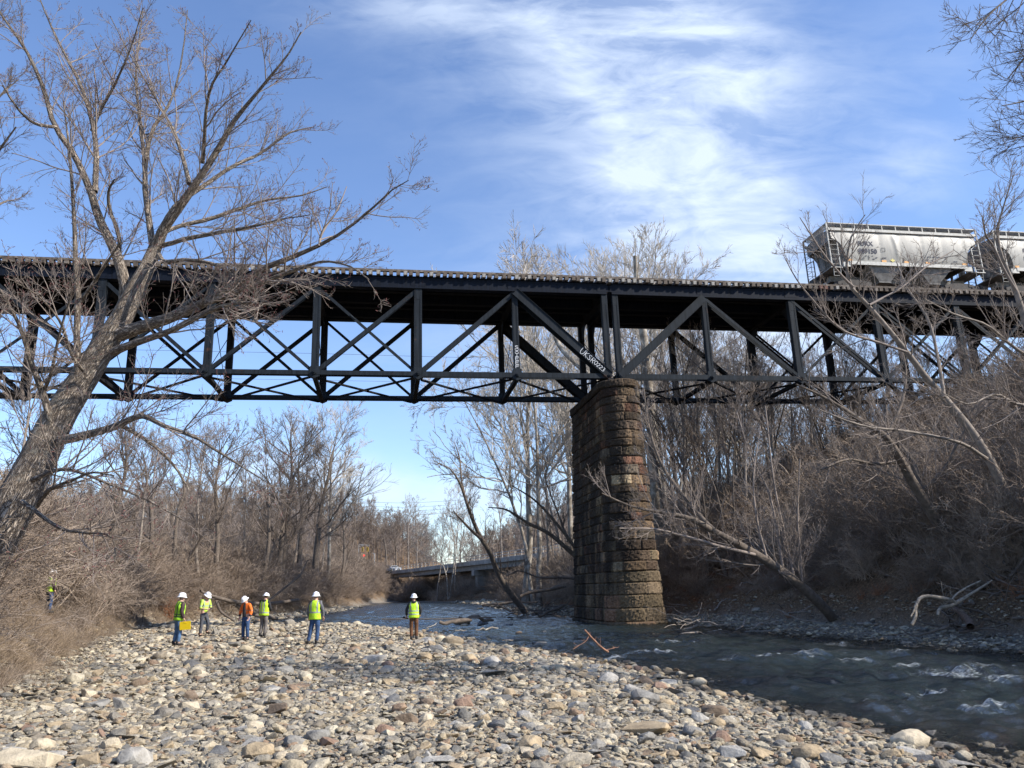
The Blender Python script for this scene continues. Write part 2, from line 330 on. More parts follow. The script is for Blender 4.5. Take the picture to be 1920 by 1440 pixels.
# ------------------------------------------------------------------ river
RAPIDS = [(1270, 1205, 1.6, .5), (1235, 1226, 1.7, .5), (1330, 1238, 1.3, .4), (1490, 1232, 1.9, .6), (1560, 1210, 1., .35), (1780, 1264, 1.3, .6), (1880, 1258, 1.0, .45), (1840, 1330, 1., .4), (1150, 1236, .9, .3),
          (1350, 1178+6, 1., .3), (1690, 1255, .9, .3), (1900, 1280, 1., .4), (1760, 1300, .8, .3), (1660, 1322, .7, .25), (1050, 1178, 1.2, .35), (1120, 1150, 1.6, .4), (1600, 1245, .8, .3), (1700, 1215+12, .8, .3)]
def build_water():
    nx, ny = 520, 760
    b = np.linspace(0, 1, ny); Y = -6+np.expm1(b*3.6)/np.expm1(3.6)*190
    t = np.linspace(0, 1, nx)[None]
    xl = (XL(Y)-2.5)[:, None]; xr = (XR(Y)+2.5)[:, None]
    gx = xl+(xr-xl)*t; gy = np.repeat(Y[:, None], nx, 1)
    rg = np.random.default_rng(3); z = np.zeros_like(gx)
    flow = np.arctan2(-.45, -1)   # along the current
    amp = np.interp(gy, [0, 8, 30, 45, 80, 200], [.8, 1.1, 1.2, .9, .75, .7])
    for i in range(70):
        lam = 10**rg.uniform(-.75, .45); k = 2*math.pi/lam; th = rg.normal(-1.9, .75); A = .0075*lam**.8
        A = A*np.where(np.abs(gy) > 0, 1, 1)/(1+np.maximum(0, gy-30)*.012/lam)
        ph = rg.uniform(0, 6.28); z += A*np.sin(k*(gx*math.cos(th)+gy*math.sin(th))+ph+.6*np.sin(.7*gx+.3*gy+i))
    z *= amp
    foam = np.zeros_like(z)
    for (x, y, sx, sy) in RAPIDS:
        p = atz(x, y, 0); g = np.exp(-((gx-p[0])/sx)**2-((gy-p[1])/(sy*1.0))**2)
        foam = np.maximum(foam, g)
        z += g*.035*np.sin(5*(gx*.3+gy)+3*np.sin(gx*2.1+i))+g*.05
    rough = np.zeros_like(z)
    for i in range(60):
        k = rg.uniform(9, 28); th = rg.uniform(0, 6.28); rough += np.sin(k*(gx*math.cos(th)+gy*math.sin(th))+rg.uniform(0, 6.28)+1.3*np.sin(2.2*gx+i))
    z += foam*rough*.006
    d = np.minimum(gx-XL(gy), XR(gy)-gx); z *= np.clip(d/1.2, .12, 1)
    V = np.stack([gx, gy, z], -1).reshape(-1, 3)
    i = (np.arange(ny-1)*nx)[:, None]; j = np.arange(nx-1)[None]
    Q = np.stack([i+j, i+j+1, i+j+nx+1, i+j+nx], -1).reshape(-1, 4)
    m = bpy.data.materials.new('river_water'); m.use_nodes = True; t = m.node_tree; t.nodes.clear()
    out = N(t, 'ShaderNodeOutputMaterial'); tc = N(t, 'ShaderNodeTexCoord').outputs['Object']
    mp = N(t, 'ShaderNodeMapping'); mp.inputs['Rotation'].default_value = (0, 0, .35); mp.inputs['Scale'].default_value = (.75, 1.7, 1); Lk(t, tc, mp.inputs[0])
    n1 = N(t, 'ShaderNodeTexNoise', i={'Scale': 4.2, 'Detail': 12, 'Roughness': .74, 'Distortion': .35}); Lk(t, mp.outputs[0], n1.inputs['Vector'])
    bp = N(t, 'ShaderNodeBump', i={'Strength': 1.0, 'Distance': .09}); Lk(t, n1.outputs['Fac'], bp.inputs['Height'])
    gl = N(t, 'ShaderNodeBsdfGlossy', i={'Roughness': .07}); gl.inputs['Color'].default_value = (1, 1, 1, 1); Lk(t, bp.outputs[0], gl.inputs['Normal'])
    fr = N(t, 'ShaderNodeFresnel', i={'IOR': 1.33}); Lk(t, bp.outputs[0], fr.inputs['Normal'])
    tr = N(t, 'ShaderNodeBsdfTransparent'); tr.inputs[0].default_value = (.62, .60, .50, 1)
    df = N(t, 'ShaderNodeBsdfDiffuse'); df.inputs[0].default_value = (.018, .026, .026, 1)
    dep = N(t, 'ShaderNodeAttribute', attribute_name='depth').outputs['Fac']
    m1 = N(t, 'ShaderNodeMixShader'); Lk(t, dep, m1.inputs[0]); Lk(t, tr.outputs[0], m1.inputs[1]); Lk(t, df.outputs[0], m1.inputs[2])
    m2 = N(t, 'ShaderNodeMixShader'); Lk(t, fr.outputs[0], m2.inputs[0]); Lk(t, m1.outputs[0], m2.inputs[1]); Lk(t, gl.outputs[0], m2.inputs[2])
    fo = N(t, 'ShaderNodeAttribute', attribute_name='foam').outputs['Fac']
    mpf = N(t, 'ShaderNodeMapping'); mpf.inputs['Rotation'].default_value = (0, 0, .3); mpf.inputs['Scale'].default_value = (1, 2.3, 1); Lk(t, tc, mpf.inputs[0])
    n2 = N(t, 'ShaderNodeTexNoise', i={'Scale': 6.5, 'Detail': 14, 'Roughness': .85, 'Distortion': .35}); Lk(t, mpf.outputs[0], n2.inputs['Vector'])
    ff = M(t, 'MULTIPLY', M(t, 'SUBTRACT', M(t, 'ADD', n2.outputs['Fac'], M(t, 'MULTIPLY', fo, .27)), .715), 5, clamp=True)
    white = N(t, 'ShaderNodeBsdfDiffuse'); white.inputs[0].default_value = (.72, .76, .78, 1)
    m3 = N(t, 'ShaderNodeMixShader'); Lk(t, M(t, 'MULTIPLY', ff, .75), m3.inputs[0]); Lk(t, m2.outputs[0], m3.inputs[1]); Lk(t, white.outputs[0], m3.inputs[2])
    Lk(t, m3.outputs[0], out.inputs[0])
    me = mesh_np('river_water', V, Q, mat=m, smooth=True)
    depth = np.clip(1-np.exp(-np.maximum(-H(gx, gy), 0)*4.2), 0, 1)
    for nm, a in (('foam', foam), ('depth', depth)):
        at = me.attributes.new(nm, 'FLOAT', 'POINT'); at.data.foreach_set('value', a.astype(np.float32).ravel())
    struct('river_water', me)
build_water()
# ------------------------------------------------------------------ branching growth
def extend(P0, D, L, R, n, wander, trop, rng, tip=.3):
    P = [P0]; d = norm(D); st = (L/n)[:, None]
    for i in range(n):
        d = norm(d+rng.normal(size=d.shape)*wander+np.array([0, 0, trop])); P.append(P[-1]+d*st)
    t = np.linspace(0, 1, n+1)[None]
    return np.stack(P, 1), R[:, None]*(1-(1-tip)*t)
def spawn(P, R, L, cnt, t0, t1, a0, a1, lr, rr, rng, up=0., rmin=.0, tfall=.5, idx=None):
    m, n = P.shape[:2]
    if idx is None: idx = np.repeat(np.arange(m), cnt if np.isscalar(cnt) else np.asarray(cnt, int))
    k = len(idx); t = rng.uniform(t0, t1, k); f = t*(n-1); i = np.minimum(f.astype(int), n-2); w = (f-i)[:, None]
    A = P[idx, i]; B = P[idx, i+1]; pos = A*(1-w)+B*w; T = norm(B-A)
    r = R[idx, i]*(1-w[:, 0])+R[idx, i+1]*w[:, 0]
    q = rng.normal(size=(k, 3)); q = norm(q-T*(q*T).sum(1)[:, None]); a = rng.uniform(a0, a1, k)[:, None]
    D = T*np.cos(a)+q*np.sin(a); D[:, 2] += up; D = norm(D)
    return pos, D, L[idx]*lr*(1-tfall*t)*rng.uniform(.65, 1.3, k), np.maximum(r*rr, rmin)
def crown(tb, P, R, L, levels, rng, rmin, slim=.013):
    """levels: (count, t0, t1, a0, a1, lratio, rratio, nseg, wander, tropism, up, sides)"""
    for li, (cnt, t0, t1, a0, a1, lr, rr, n, wan, tro, up, k) in enumerate(levels):
        p, d, l, r = spawn(P, R, L, cnt, t0, t1, a0, a1, lr, rr, rng, up)
        r = np.maximum(np.minimum(r, l*slim), rmin*(1.25 if li < len(levels)-1 else 1))
        P, R = extend(p, d, l, r, n, wan, tro, rng, .45); L = l
        tb.add(P, R, k)
    return P, R, L
def catmull(pts, n):
    p = np.asarray(pts, float); p = np.vstack([2*p[0]-p[1], p, 2*p[-1]-p[-2]]); m = len(p)-3; out = []
    for u in np.linspace(0, m, n):
        i = min(int(u), m-1); t = u-i; a, b, c, d = p[i:i+4]
        out.append(.5*((2*b)+(c-a)*t+(2*a-5*b+4*c-d)*t*t+(3*b-a-3*c+d)*t**3))
    return np.array(out)
def limb(pts, Y0, Y1, n=14, wob=.0, rng=None):
    """a limb laid out from its bends: each given by direction and thickness, at its own distance"""
    k = len(pts); ys = np.linspace(Y0, Y1, k)
    p = np.array([[*atY(x, y, ys[i]), r/F*ys[i]] for i, (x, y, r) in enumerate(pts)])
    q = catmull(p, n)
    if rng is not None:
        w = np.cumsum(rng.normal(size=(n, 3))*wob, 0)*.5; w[0] = 0; q[:, :3] += w
    return q[:, :3], np.maximum(q[:, 3], .004)
def mk_tree(rng, ht, r0, lean=(0., 0.), clear=.3, nl=14, spread=.36, ang=(.55, 1.1), wan=.10, stems=1, rmin=.013, fine=1., twn=4, up=.15, twist=.12, tro=.06):
    tr = Tubes(); cr_ = Tubes(); Ps = []; Rs = []; Ls = []
    for s in range(stems):
        a = rng.uniform(0, 6.28); o = 0 if stems == 1 else .25
        d = np.array([[lean[0]+o*math.cos(a), lean[1]+o*math.sin(a), 1.]]); h = ht*(1 if s == 0 else rng.uniform(.7, .98))
        P, R = extend(np.array([[.15*s*math.cos(a), .15*s*math.sin(a), -.5]]), d, np.array([h]), np.array([r0*(1 if s == 0 else .8)]), 14, wan*.7, .05, rng, .12)
        R[0, 0] *= 1.5; R[0, 1] *= 1.08
        tr.add(P, R, 9); Ps.append(P); Rs.append(R); Ls.append([h])
    P = np.concatenate(Ps); R = np.concatenate(Rs); L = np.concatenate(Ls)
    c = lambda v: max(2, int(v*fine))
    crown(cr_, P, R, L, [(nl, clear, .98, ang[0], ang[1], spread*1.25, .55, 9, twist, tro, up, 5), (c(7), .2, 1, .35, .85, .56, .6, 6, twist*.85, tro*.8, .1, 4),
                         (c(6), .15, 1, .35, .85, .55, .6, 4, twist*.8, .05, .12, 3), (c(twn), .15, 1, .35, .8, .6, .7, 3, twist*.7, .04, .1, 3)], rng, rmin)
    return tr, cr_
TREES = {}
def tree_kind(key, bm, tm, **k):
    rng = np.random.default_rng(sum(map(ord, key))); a, b = mk_tree(rng, **k)
    TREES[key] = (a.mesh('trunk', bm, True, True), b.mesh('crown', tm), k['ht'])
    TREES[key] = TREES[key][:2]+(max(v.co.z for v in TREES[key][1].vertices)*.985,)
tree_kind('dark1', MB_DARK, MT_TWIGD, ht=20, r0=.5, nl=15, clear=.3, spread=.36, rmin=.013)
tree_kind('dark2', MB_DARK, MT_TWIGD, ht=20, r0=.42, nl=13, clear=.38, spread=.33, wan=.13, stems=2, rmin=.013)
tree_kind('dark3', MB_DARK, MT_TWIGD, ht=20, r0=.42, nl=16, clear=.25, spread=.40, ang=(.6, 1.3), rmin=.013, twist=.16)
tree_kind('grey1', MB_GREY, MT_TWIG, ht=20, r0=.26, nl=14, clear=.4, spread=.26, ang=(.4, .9), rmin=.013)
tree_kind('slim1', MB_GREY, MT_TWIG, ht=20, r0=.17, nl=12, clear=.42, spread=.2, ang=(.4, .9), rmin=.012, fine=.85)
tree_kind('slim2', MB_DARK, MT_TWIGD, ht=20, r0=.14, nl=10, clear=.35, spread=.22, ang=(.35, .8), rmin=.012, stems=3, fine=.8)
tree_kind('pale1', MB_PALE, MT_TWIGP, ht=20, r0=.27, nl=19, clear=.35, spread=.42, ang=(.7, 1.3), up=.05, tro=.035, rmin=.015, twist=.16)
tree_kind('pale2', MB_PALE, MT_TWIGP, ht=20, r0=.2, nl=17, clear=.3, spread=.38, ang=(.6, 1.2), up=.05, tro=.035, rmin=.013, stems=2, twist=.16)
def put_tree(key, x, y, ht, rz, label, group, name='bare_tree', lean=0, z=None):
    t, c, h = TREES[key]
    o = thing(name, (x, y, (Hs(x, y) if z is None else z)-.1), label, 'tree', group, rz); s = ht/h; o.scale = (s*.5+.5*min(s, 1.2), s*.5+.5*min(s, 1.2), s) if s > 1.2 else (s, s, s)
    if lean: o.rotation_euler = (0, lean, rz)
    link('trunk', t, o); link('crown', c, o)
    return o
def tree_at(key, bx, ty, Y, label, group, **k):
    """a tree whose trunk stands in the direction of photo column bx at distance Y and whose top reaches row ty"""
    zz = None
    for it in range(60):
        by = 1100 if zz is None else px((p[0], Y, zz))[1]
        p = atY(bx, by, Y); zz = Hs(p[0], Y)
        if p[0] < XB(Y)-1.5 or p[0] > XR(Y)+2.2: break
        Y += 2
    top = atY(bx, ty, Y)[2]
    return put_tree(key, p[0], Y, max(4, top-zz), RNG.uniform(0, 6.28), label, group, **k)
RNG = np.random.default_rng(11)

# ------------------------------------------------------------------ scatter (ground cover only)
def scatter(name, protos, P, rot, scl, idx, label, cat):
    c = bpy.data.collections.new(name+'_shapes')
    for i, (me) in enumerate(protos):
        o = bpy.data.objects.new('shape_%02d_%s' % (i, name), me); c.objects.link(o)
    me = mesh_np(name, P); n = len(P)
    for nm, ty, a, f in (('rot', 'FLOAT_VECTOR', rot, 'vector'), ('scl', 'FLOAT_VECTOR', scl, 'vector'), ('idx', 'INT', idx, 'value')):
        at = me.attributes.new(nm, ty, 'POINT'); at.data.foreach_set(f, np.asarray(a, np.int32 if ty == 'INT' else np.float32).ravel())
    g = bpy.data.node_groups.new(name+'_nodes', 'GeometryNodeTree')
    g.interface.new_socket('Geometry', in_out='INPUT', socket_type='NodeSocketGeometry'); g.interface.new_socket('Geometry', in_out='OUTPUT', socket_type='NodeSocketGeometry')
    gi = g.nodes.new('NodeGroupInput'); go = g.nodes.new('NodeGroupOutput'); ip = g.nodes.new('GeometryNodeInstanceOnPoints'); ci = g.nodes.new('GeometryNodeCollectionInfo')
    ci.inputs['Collection'].default_value = c; ci.inputs['Separate Children'].default_value = True; ci.inputs['Reset Children'].default_value = True
    ip.inputs['Pick Instance'].default_value = True
    def na(nm, ty):
        a = g.nodes.new('GeometryNodeInputNamedAttribute'); a.data_type = ty; a.inputs['Name'].default_value = nm; return a.outputs['Attribute']
    g.links.new(gi.outputs[0], ip.inputs['Points']); g.links.new(ci.outputs[0], ip.inputs['Instance']); g.links.new(na('idx', 'INT'), ip.inputs['Instance Index'])
    er = g.nodes.new('FunctionNodeEulerToRotation'); g.links.new(na('rot', 'FLOAT_VECTOR'), er.inputs[0]); g.links.new(er.outputs[0], ip.inputs['Rotation'])
    g.links.new(na('scl', 'FLOAT_VECTOR'), ip.inputs['Scale']); g.links.new(ip.outputs[0], go.inputs[0])
    o = link(name, me); md = o.modifiers.new('scatter', 'NODES'); md.node_group = g
    return stuff(o, label, cat)

# brush shapes ------------------------------------------------------
def mk_shrub(seed, h, ns, mt, lean=0., rmin=.0075, dens=1., wan=.16):
    rng = np.random.default_rng(seed); tb = Tubes()
    a = rng.uniform(0, 6.28, ns); d = np.stack([np.cos(a)*rng.uniform(.1, .75, ns)+lean, np.sin(a)*rng.uniform(.1, .75, ns), np.ones(ns)], 1)
    p0 = np.stack([rng.normal(0, .28, ns), rng.normal(0, .28, ns), np.full(ns, -.15)], 1)
    L = h*rng.uniform(.6, 1.15, ns)
    P, R = extend(p0, d, L, rng.uniform(.012, .032, ns), 7, wan, -.035, rng, .35); tb.add(P, R, 3)
    crown(tb, P, R, L, [(int(7*dens), .15, 1, .35, 1.0, .5, .6, 4, wan*1.2, .0, .05, 3), (int(6*dens), .1, 1, .4, 1.1, .55, .7, 3, wan*1.2, .0, .05, 3)], rng, rmin)
    return tb.mesh('shrub_shape', mt)
SH_L = [mk_shrub(s, 3.0, 26, MT_BRUSH) for s in range(3)]+[mk_shrub(7, 3.2, 20, MT_BRUSH, wan=.24), mk_shrub(8, 2.6, 34, MT_BRUSH, lean=.35)]
SH_R = [mk_shrub(s+20, 3.2, 24, MT_BRUSHR, wan=.2) for s in range(3)]+[mk_shrub(27, 3.4, 20, MT_BRUSHR, wan=.28), mk_shrub(28, 2.8, 28, MT_BRUSHR, lean=-.3)]
def mk_tuft(seed, h, n, mt):
    rng = np.random.default_rng(seed); tb = Tubes(); a = rng.uniform(0, 6.28, n)
    d = np.stack([np.cos(a)*rng.uniform(.2, 1.2, n), np.sin(a)*rng.uniform(.2, 1.2, n), np.ones(n)], 1)
    P, R = extend(rng.normal(0, .1, (n, 3))*[1, 1, 0], d, h*rng.uniform(.5, 1.2, n), np.full(n, .005), 4, .12, -.16, rng, .3); tb.add(P, R, 3)
    return tb.mesh('tuft_shape', mt)
def rand_shrubs(rng, n, inside, zsink=.1):
    pass
def brush():
    rng = np.random.default_rng(5)
    # left bank
    n = 1500; y = 6+rng.uniform(0, 1, n)**1.2*182; w = rng.uniform(0, 1, n)**.8*(9+.06*y); x = XB(y)-.3-w
    p7 = P7
    k = ~((np.abs(x-p7[0]*(y/p7[1])) < np.where(w < 1.1, 1.2, 2.0)) & (y < p7[1]+1.3)) & ~((y < 11) & (w > 5)) & ~(np.hypot(x-p7[0], y-p7[1]) < 1.0)
    x, y = x[k], y[k]; s = np.interp(XB(y)-x, [0, 2, 5], [.6, 1.0, 1.3])*rng.uniform(.7, 1.25, len(x))*np.interp(y, [6, 30, 60, 120], [.8, 1.05, 1.2, 1.3])
    k2 = rng.uniform(size=len(x)) < 2; x, y, s = x[k2], y[k2], s[k2]
    xe = rng.uniform(-36, 6, 170); ye = rng.uniform(172, 212, 170); x = np.concatenate([x, xe]); y = np.concatenate([y, ye]); s = np.concatenate([s, rng.uniform(1.1, 1.9, 170)]); s = np.where((np.abs(960+F*x/(y*.97)-695) < 50) & (y > 85), s*.6, s)
    P = np.stack([x, y, H(x, y)], 1)
    rot = np.stack([rng.normal(0, .12, len(x)), rng.normal(.12, .14, len(x)), rng.uniform(0, 6.28, len(x))], 1)
    scatter('left_bank_brush', SH_L, P, rot, np.stack([s*1.15, s*1.15, s*rng.uniform(.75, 1.1, len(s))], 1), rng.integers(0, 5, len(x)), 'dense tangle of bare brown brush covering the sunlit left bank', 'brush')
    # right hillside
    n = 1700; y = 16+rng.uniform(0, 1, n)**1.15*150; w = rng.uniform(0, 1, n)*np.interp(y, [16, 50, 90, 140], [24, 30, 20, 22]); x = XR(y)+np.interp(y, [20, 60], [4.2, 3.])+w
    s = np.interp(w, [0, 3, 8], [.45, .9, 1.25])*rng.uniform(.7, 1.25, n)
    kk = ~((np.abs(960+F*x/(y*.98)-896) < 20) & (y < 150) & (y > 95)); x, y, w, s = x[kk], y[kk], w[kk], s[kk]; n = len(x)
    P = np.stack([x, y, H(x, y)], 1); rot = np.stack([rng.normal(0, .16, n), rng.normal(-.15, .16, n), rng.uniform(0, 6.28, n)], 1)
    scatter('right_bank_brush', SH_R, P, rot, np.stack([s*1.1, s*1.1, s], 1), rng.integers(0, 5, n), 'dark dense tangle of bare brush covering the steep right hillside', 'brush')
    # dry grass and bank litter
    tf = [mk_tuft(s, .5, 90, MT_GRASS) for s in range(3)]+[mk_tuft(9, .55, 60, MT_BRUSH)]
    n = 3600; y = 7+rng.uniform(0, 1, n)**1.3*130; w = rng.normal(.5, 1.0, n); x = XB(y)-w
    P = np.stack([x, y, H(x, y)-.03], 1); s = rng.uniform(.4, 1.1, n)*np.where(w < -.3, .5, 1)
    k = rng.uniform(size=n) < np.clip((w+1.6)/1.8, 0, 1); P, s = P[k], s[k]; n = len(P)
    scatter('left_bank_grass', tf, P, np.stack([rng.normal(0, .2, n), rng.normal(0, .2, n), rng.uniform(0, 6.28, n)], 1), np.stack([s]*3, 1), rng.choice([0, 1, 2, 3, 3, 3], n), 'dry tan grass and dead stalks along the foot of the left bank', 'grass')
    n = 1500; y = 18+rng.uniform(0, 1, n)**1.1*120; w = rng.uniform(-.3, 9, n); x = XR(y)+np.interp(y, [20, 60], [3.6, 2.6])+w
    P = np.stack([x, y, H(x, y)-.03], 1); s = rng.uniform(.5, 1.3, n)
    tr_ = [mk_tuft(31, .5, 60, MT_BRUSHR), mk_tuft(32, .6, 50, MT_RED), mk_tuft(33, .5, 60, MT_BRUSHR)]
    scatter('right_bank_undergrowth', tr_, P, np.stack([rng.normal(0, .3, n), rng.normal(0, .3, n), rng.uniform(0, 6.28, n)], 1), np.stack([s]*3, 1), rng.choice([0, 0, 2, 2, 1], n), 'dead stalks and leaf litter on the shaded right bank', 'undergrowth')
P7 = atY(98, 1080, 33.); 
brush()

def far_woods():
    rng = np.random.default_rng(17)
    protos = []
    for s in range(4):
        tb = Tubes(); P, R = extend(np.zeros((1, 3)), np.array([[0, 0, 1.]]), np.array([15.]), np.array([.2]), 8, .05, .05, rng, .2); tb.add(P, R, 5)
        crown(tb, P, R, np.array([15.]), [(16, .25, 1, .5, 1.1, .42, .55, 5, .2, .07, .1, 3), (7, .2, 1, .4, 1., .5, .6, 4, .2, .05, .1, 3), (6, .1, 1, .4, 1., .6, .7, 3, .2, .05, .1, 3)], rng, .03)
        protos.append(tb.mesh('wood_shape', [MT_TWIGD, MT_TWIG, MT_BRUSH, MT_TWIG][s]))
    pts = []
    n = 2600; x = rng.uniform(-200, 170, n); y = 118+rng.uniform(0, 1, n)**.8*230
    ok = (((XB(y)-x) > 4) | ((x-XR(y)) > 9)); ok &= (np.abs(x) < y*.82+5)
    ok &= ~((x > -45) & (x < 6) & (y < 212) & (y > 112)) & ~((np.abs(960+F*x/(y*.97)-693) < 62) & (y < 243))     # the road and its bridge stay clear
    x, y = x[ok], y[ok]; s = rng.uniform(.55, 1.15, len(x))*np.interp(y, [118, 200, 300], [.62, .8, 1.0])
    scatter('distant_woods', protos, np.stack([x, y, H(x, y)-.2], 1), np.stack([0*x, 0*x, rng.uniform(0, 6.28, len(x))], 1), np.stack([s, s, s], 1), rng.integers(0, 4, len(x)), 'bare brown woods covering the far hills behind the road bridge', 'woods')
far_woods()

# ------------------------------------------------------------------ standing trees one can tell apart
def woods():
    G = 'bare trees behind the left bank'
    T = [('dark1', 582, 745, 76, 'tall dark bare tree with a forked trunk, left of the white sycamore under the bridge'),
         ('dark2', 556, 762, 80, 'grey bare tree with close upright stems, just left of the tall forked tree'),
         ('dark3', 528, 765, 74, 'dark spreading bare tree behind the two men on the right of the group'),
         ('dark1', 512, 790, 88, 'dark bare tree standing between the spreading tree and the twin stemmed one'),
         ('dark2', 484, 800, 72, 'twin stemmed dark bare tree above the man in the orange jacket'),
         ('grey1', 462, 830, 90, 'slender grey bare tree behind the twin stemmed dark tree'),
         ('dark3', 398, 790, 66, 'dark bare tree above the man in the long sleeved lime shirt'),
         ('grey1', 372, 775, 60, 'grey bare tree just behind the drooping lower limb of the big leaning tree'),
         ('dark2', 330, 780, 64, 'dark bare tree behind the lower limb, above the man with the yellow clipboard'),
         ('dark1', 285, 770, 58, 'dark bare tree right of the big leaning trunk, under the bridge'),
         ('grey1', 245, 790, 50, 'grey bare tree close behind the big leaning trunk'),
         ('dark3', 205, 760, 56, 'spreading bare tree behind the leaning trunk where it crosses the bridge'),
         ('dark1', 60, 700, 46, 'dark bare tree left of the big leaning trunk'),
         ('grey1', 18, 640, 40, 'tall grey bare tree at the left edge behind the brush'),
         ('dark2', 634, 890, 105, 'bare tree leaning over the far brush, right of the white sycamore'),
         ('slim1', 600, 900, 96, 'slim grey bare tree behind the standing man in the yellow vest'),
         ('slim2', 430, 860, 84, 'thin multi stemmed bare tree between the grey and twin stemmed trees'),
         ('slim1', 540, 870, 100, 'slim bare tree seen between the dark trunks under the bridge')]
    for k, x, ty, Y, lab in T: tree_at(k, x, ty, Y, lab, G)
    tree_at('pale1', 612, 748, 72, 'white barked sycamore rising above the left bank brush', G, name='sycamore_tree', lean=.05)
    G = 'bare trees by the road bridge'
    T = [('dark1', 727, 958, 205, 'left one of the two dark trees by the traffic lights'), ('dark3', 741, 962, 208, 'right one of the two dark trees by the traffic lights'),
         ('grey1', 768, 925, 215, 'tall grey tree behind the left half of the road bridge'), ('grey1', 776, 950, 212, 'shorter grey tree beside the tall one behind the road bridge'),
         ('slim1', 818, 935, 152, 'slim grey tree standing before the road bridge, left of the leaning clump'), ('pale2', 842, 905, 150, 'pale multi stemmed tree on the bank before the road bridge'),
         ('slim1', 852, 915, 149, 'thin stem leaning right beside the pale clump before the road bridge'), ('slim2', 900, 930, 170, 'thin clump of trees behind the road bridge pier'),
         ('grey1', 945, 905, 180, 'grey tree rising behind the right end of the road bridge'), ('dark2', 870, 945, 210, 'small dark tree far behind the middle of the road bridge'),
         ('dark1', 1000, 890, 130, 'dark tree on the right bank beyond the leaning river trunk'), ('slim1', 700, 990, 250, 'small bare tree among the traffic lights'),
         ('dark3', 620, 985, 190, 'bare tree rising from the brush left of the traffic lights'), ('slim2', 800, 985, 220, 'small thin clump behind the low end of the road bridge')]
    for k, x, ty, Y, lab in T: tree_at(k, x, ty, Y, lab, G, lean=(.12 if 'leaning right' in lab else 0))
    G = 'sycamores behind the railway bridge'
    tree_at('pale1', 985, 445, 84, 'tall pale sycamore rising left of the stone pier to above the bridge', G, name='sycamore_tree')
    tree_at('pale2', 1008, 470, 78, 'slimmer pale sycamore close right of the tall one, left of the pier', G, name='sycamore_tree')
    tree_at('pale1', 1228, 428, 68, 'big pale sycamore trunk just right of the stone pier', G, name='sycamore_tree')
    tree_at('pale2', 1120, 455, 88, 'pale sycamore crown above the bridge directly over the pier', G, name='sycamore_tree')
    tree_at('pale1', 1180, 445, 96, 'pale sycamore behind the pier with its crown right above the track', G, name='sycamore_tree')
    tree_at('pale2', 1268, 450, 90, 'pale sycamore crown right of the pier, just above the track', G, name='sycamore_tree')
    tree_at('pale1', 1075, 458, 104, 'wide pale sycamore crown above the bridge left of the pier', G, name='sycamore_tree')
    tree_at('grey1', 1300, 480, 98, 'grey tree whose crown just clears the bridge right of the pier', G)
    G = 'trees on the right bank and hillside'
    rng = np.random.default_rng(23)
    T = [(1262, 560, 60, 'slim1'), (1278, 600, 52, 'grey1'), (1305, 570, 66, 'slim1'), (1322, 610, 50, 'slim2'), (1345, 600, 72, 'pale2'), (1362, 590, 58, 'slim1'), (1385, 580, 63, 'pale2'), (1405, 620, 54, 'slim1'),
         (1425, 600, 75, 'grey1'), (1446, 610, 60, 'slim2'), (1462, 640, 52, 'slim1'), (1484, 600, 68, 'grey1'), (1502, 630, 56, 'slim1'), (1530, 610, 78, 'slim2'), (1548, 640, 62, 'grey1'), (1570, 640, 70, 'slim1'),
         (1600, 640, 58, 'slim2'), (1632, 620, 66, 'dark2'), (1660, 640, 74, 'slim1'), (1690, 640, 60, 'grey1'), (1725, 620, 70, 'slim2'), (1760, 640, 62, 'slim1'), (1800, 640, 70, 'grey1'), (1845, 630, 60, 'dark2'), (1880, 640, 66, 'slim2'), (1910, 600, 60, 'grey1'),
         (1335, 640, 90, 'slim1'), (1415, 650, 96, 'slim2'), (1075, 700, 100, 'slim1'), (1045, 760, 110, 'slim2'), (1516, 660, 92, 'pale2'), (1590, 660, 88, 'slim1'), (1250, 620, 82, 'slim1'), (1030, 800, 92, 'grey1')]
    T += [(1270+int(q*640/44)+int(rng.integers(-6, 7)), int(rng.integers(590, 690)), float(rng.integers(48, 92)), ['slim1', 'slim2', 'grey1'][int(rng.integers(0, 3))]) for q in range(44)]
    kinds = {'slim1': 'slim grey trunk', 'grey1': 'straight grey trunk', 'slim2': 'clump of thin dark stems', 'pale2': 'pale forked trunk', 'dark2': 'dark forked trunk'}
    marks = [(1000, 'left of the stone pier'), (1240, 'close right of the stone pier'), (1290, 'under the inclined end post'), (1340, 'under the first hanger'), (1400, 'under the second panel'), (1480, 'left of the second post'),
             (1540, 'right of the second post'), (1600, 'below the hopper car left end'), (1680, 'below the hopper car middle'), (1760, 'below the hopper car right end'), (1840, 'below the hopper cars gap'), (1900, 'at the right edge')]
    seen = {}; base_of = lambda x, k: (kinds[k], [m for p, m in marks if p <= x+30][-1])
    for x, ty, Y, k in T: seen.setdefault(base_of(x, k), []).append((x, Y))
    on = ['leftmost', 'second from left', 'third from left', 'fourth from left', 'fifth from left', 'sixth from left', 'seventh from left']
    for x, ty, Y, k in T:
        l = sorted(seen[base_of(x, k)]); a_, b_ = base_of(x, k)
        lab = a_+' '+b_ if len(l) == 1 else '%s, %s %s' % (on[min(l.index((x, Y)), 6)], a_, b_)
        tree_at(k, x, ty, Y, lab, G, lean=rng.normal(-.03, .05))
woods()

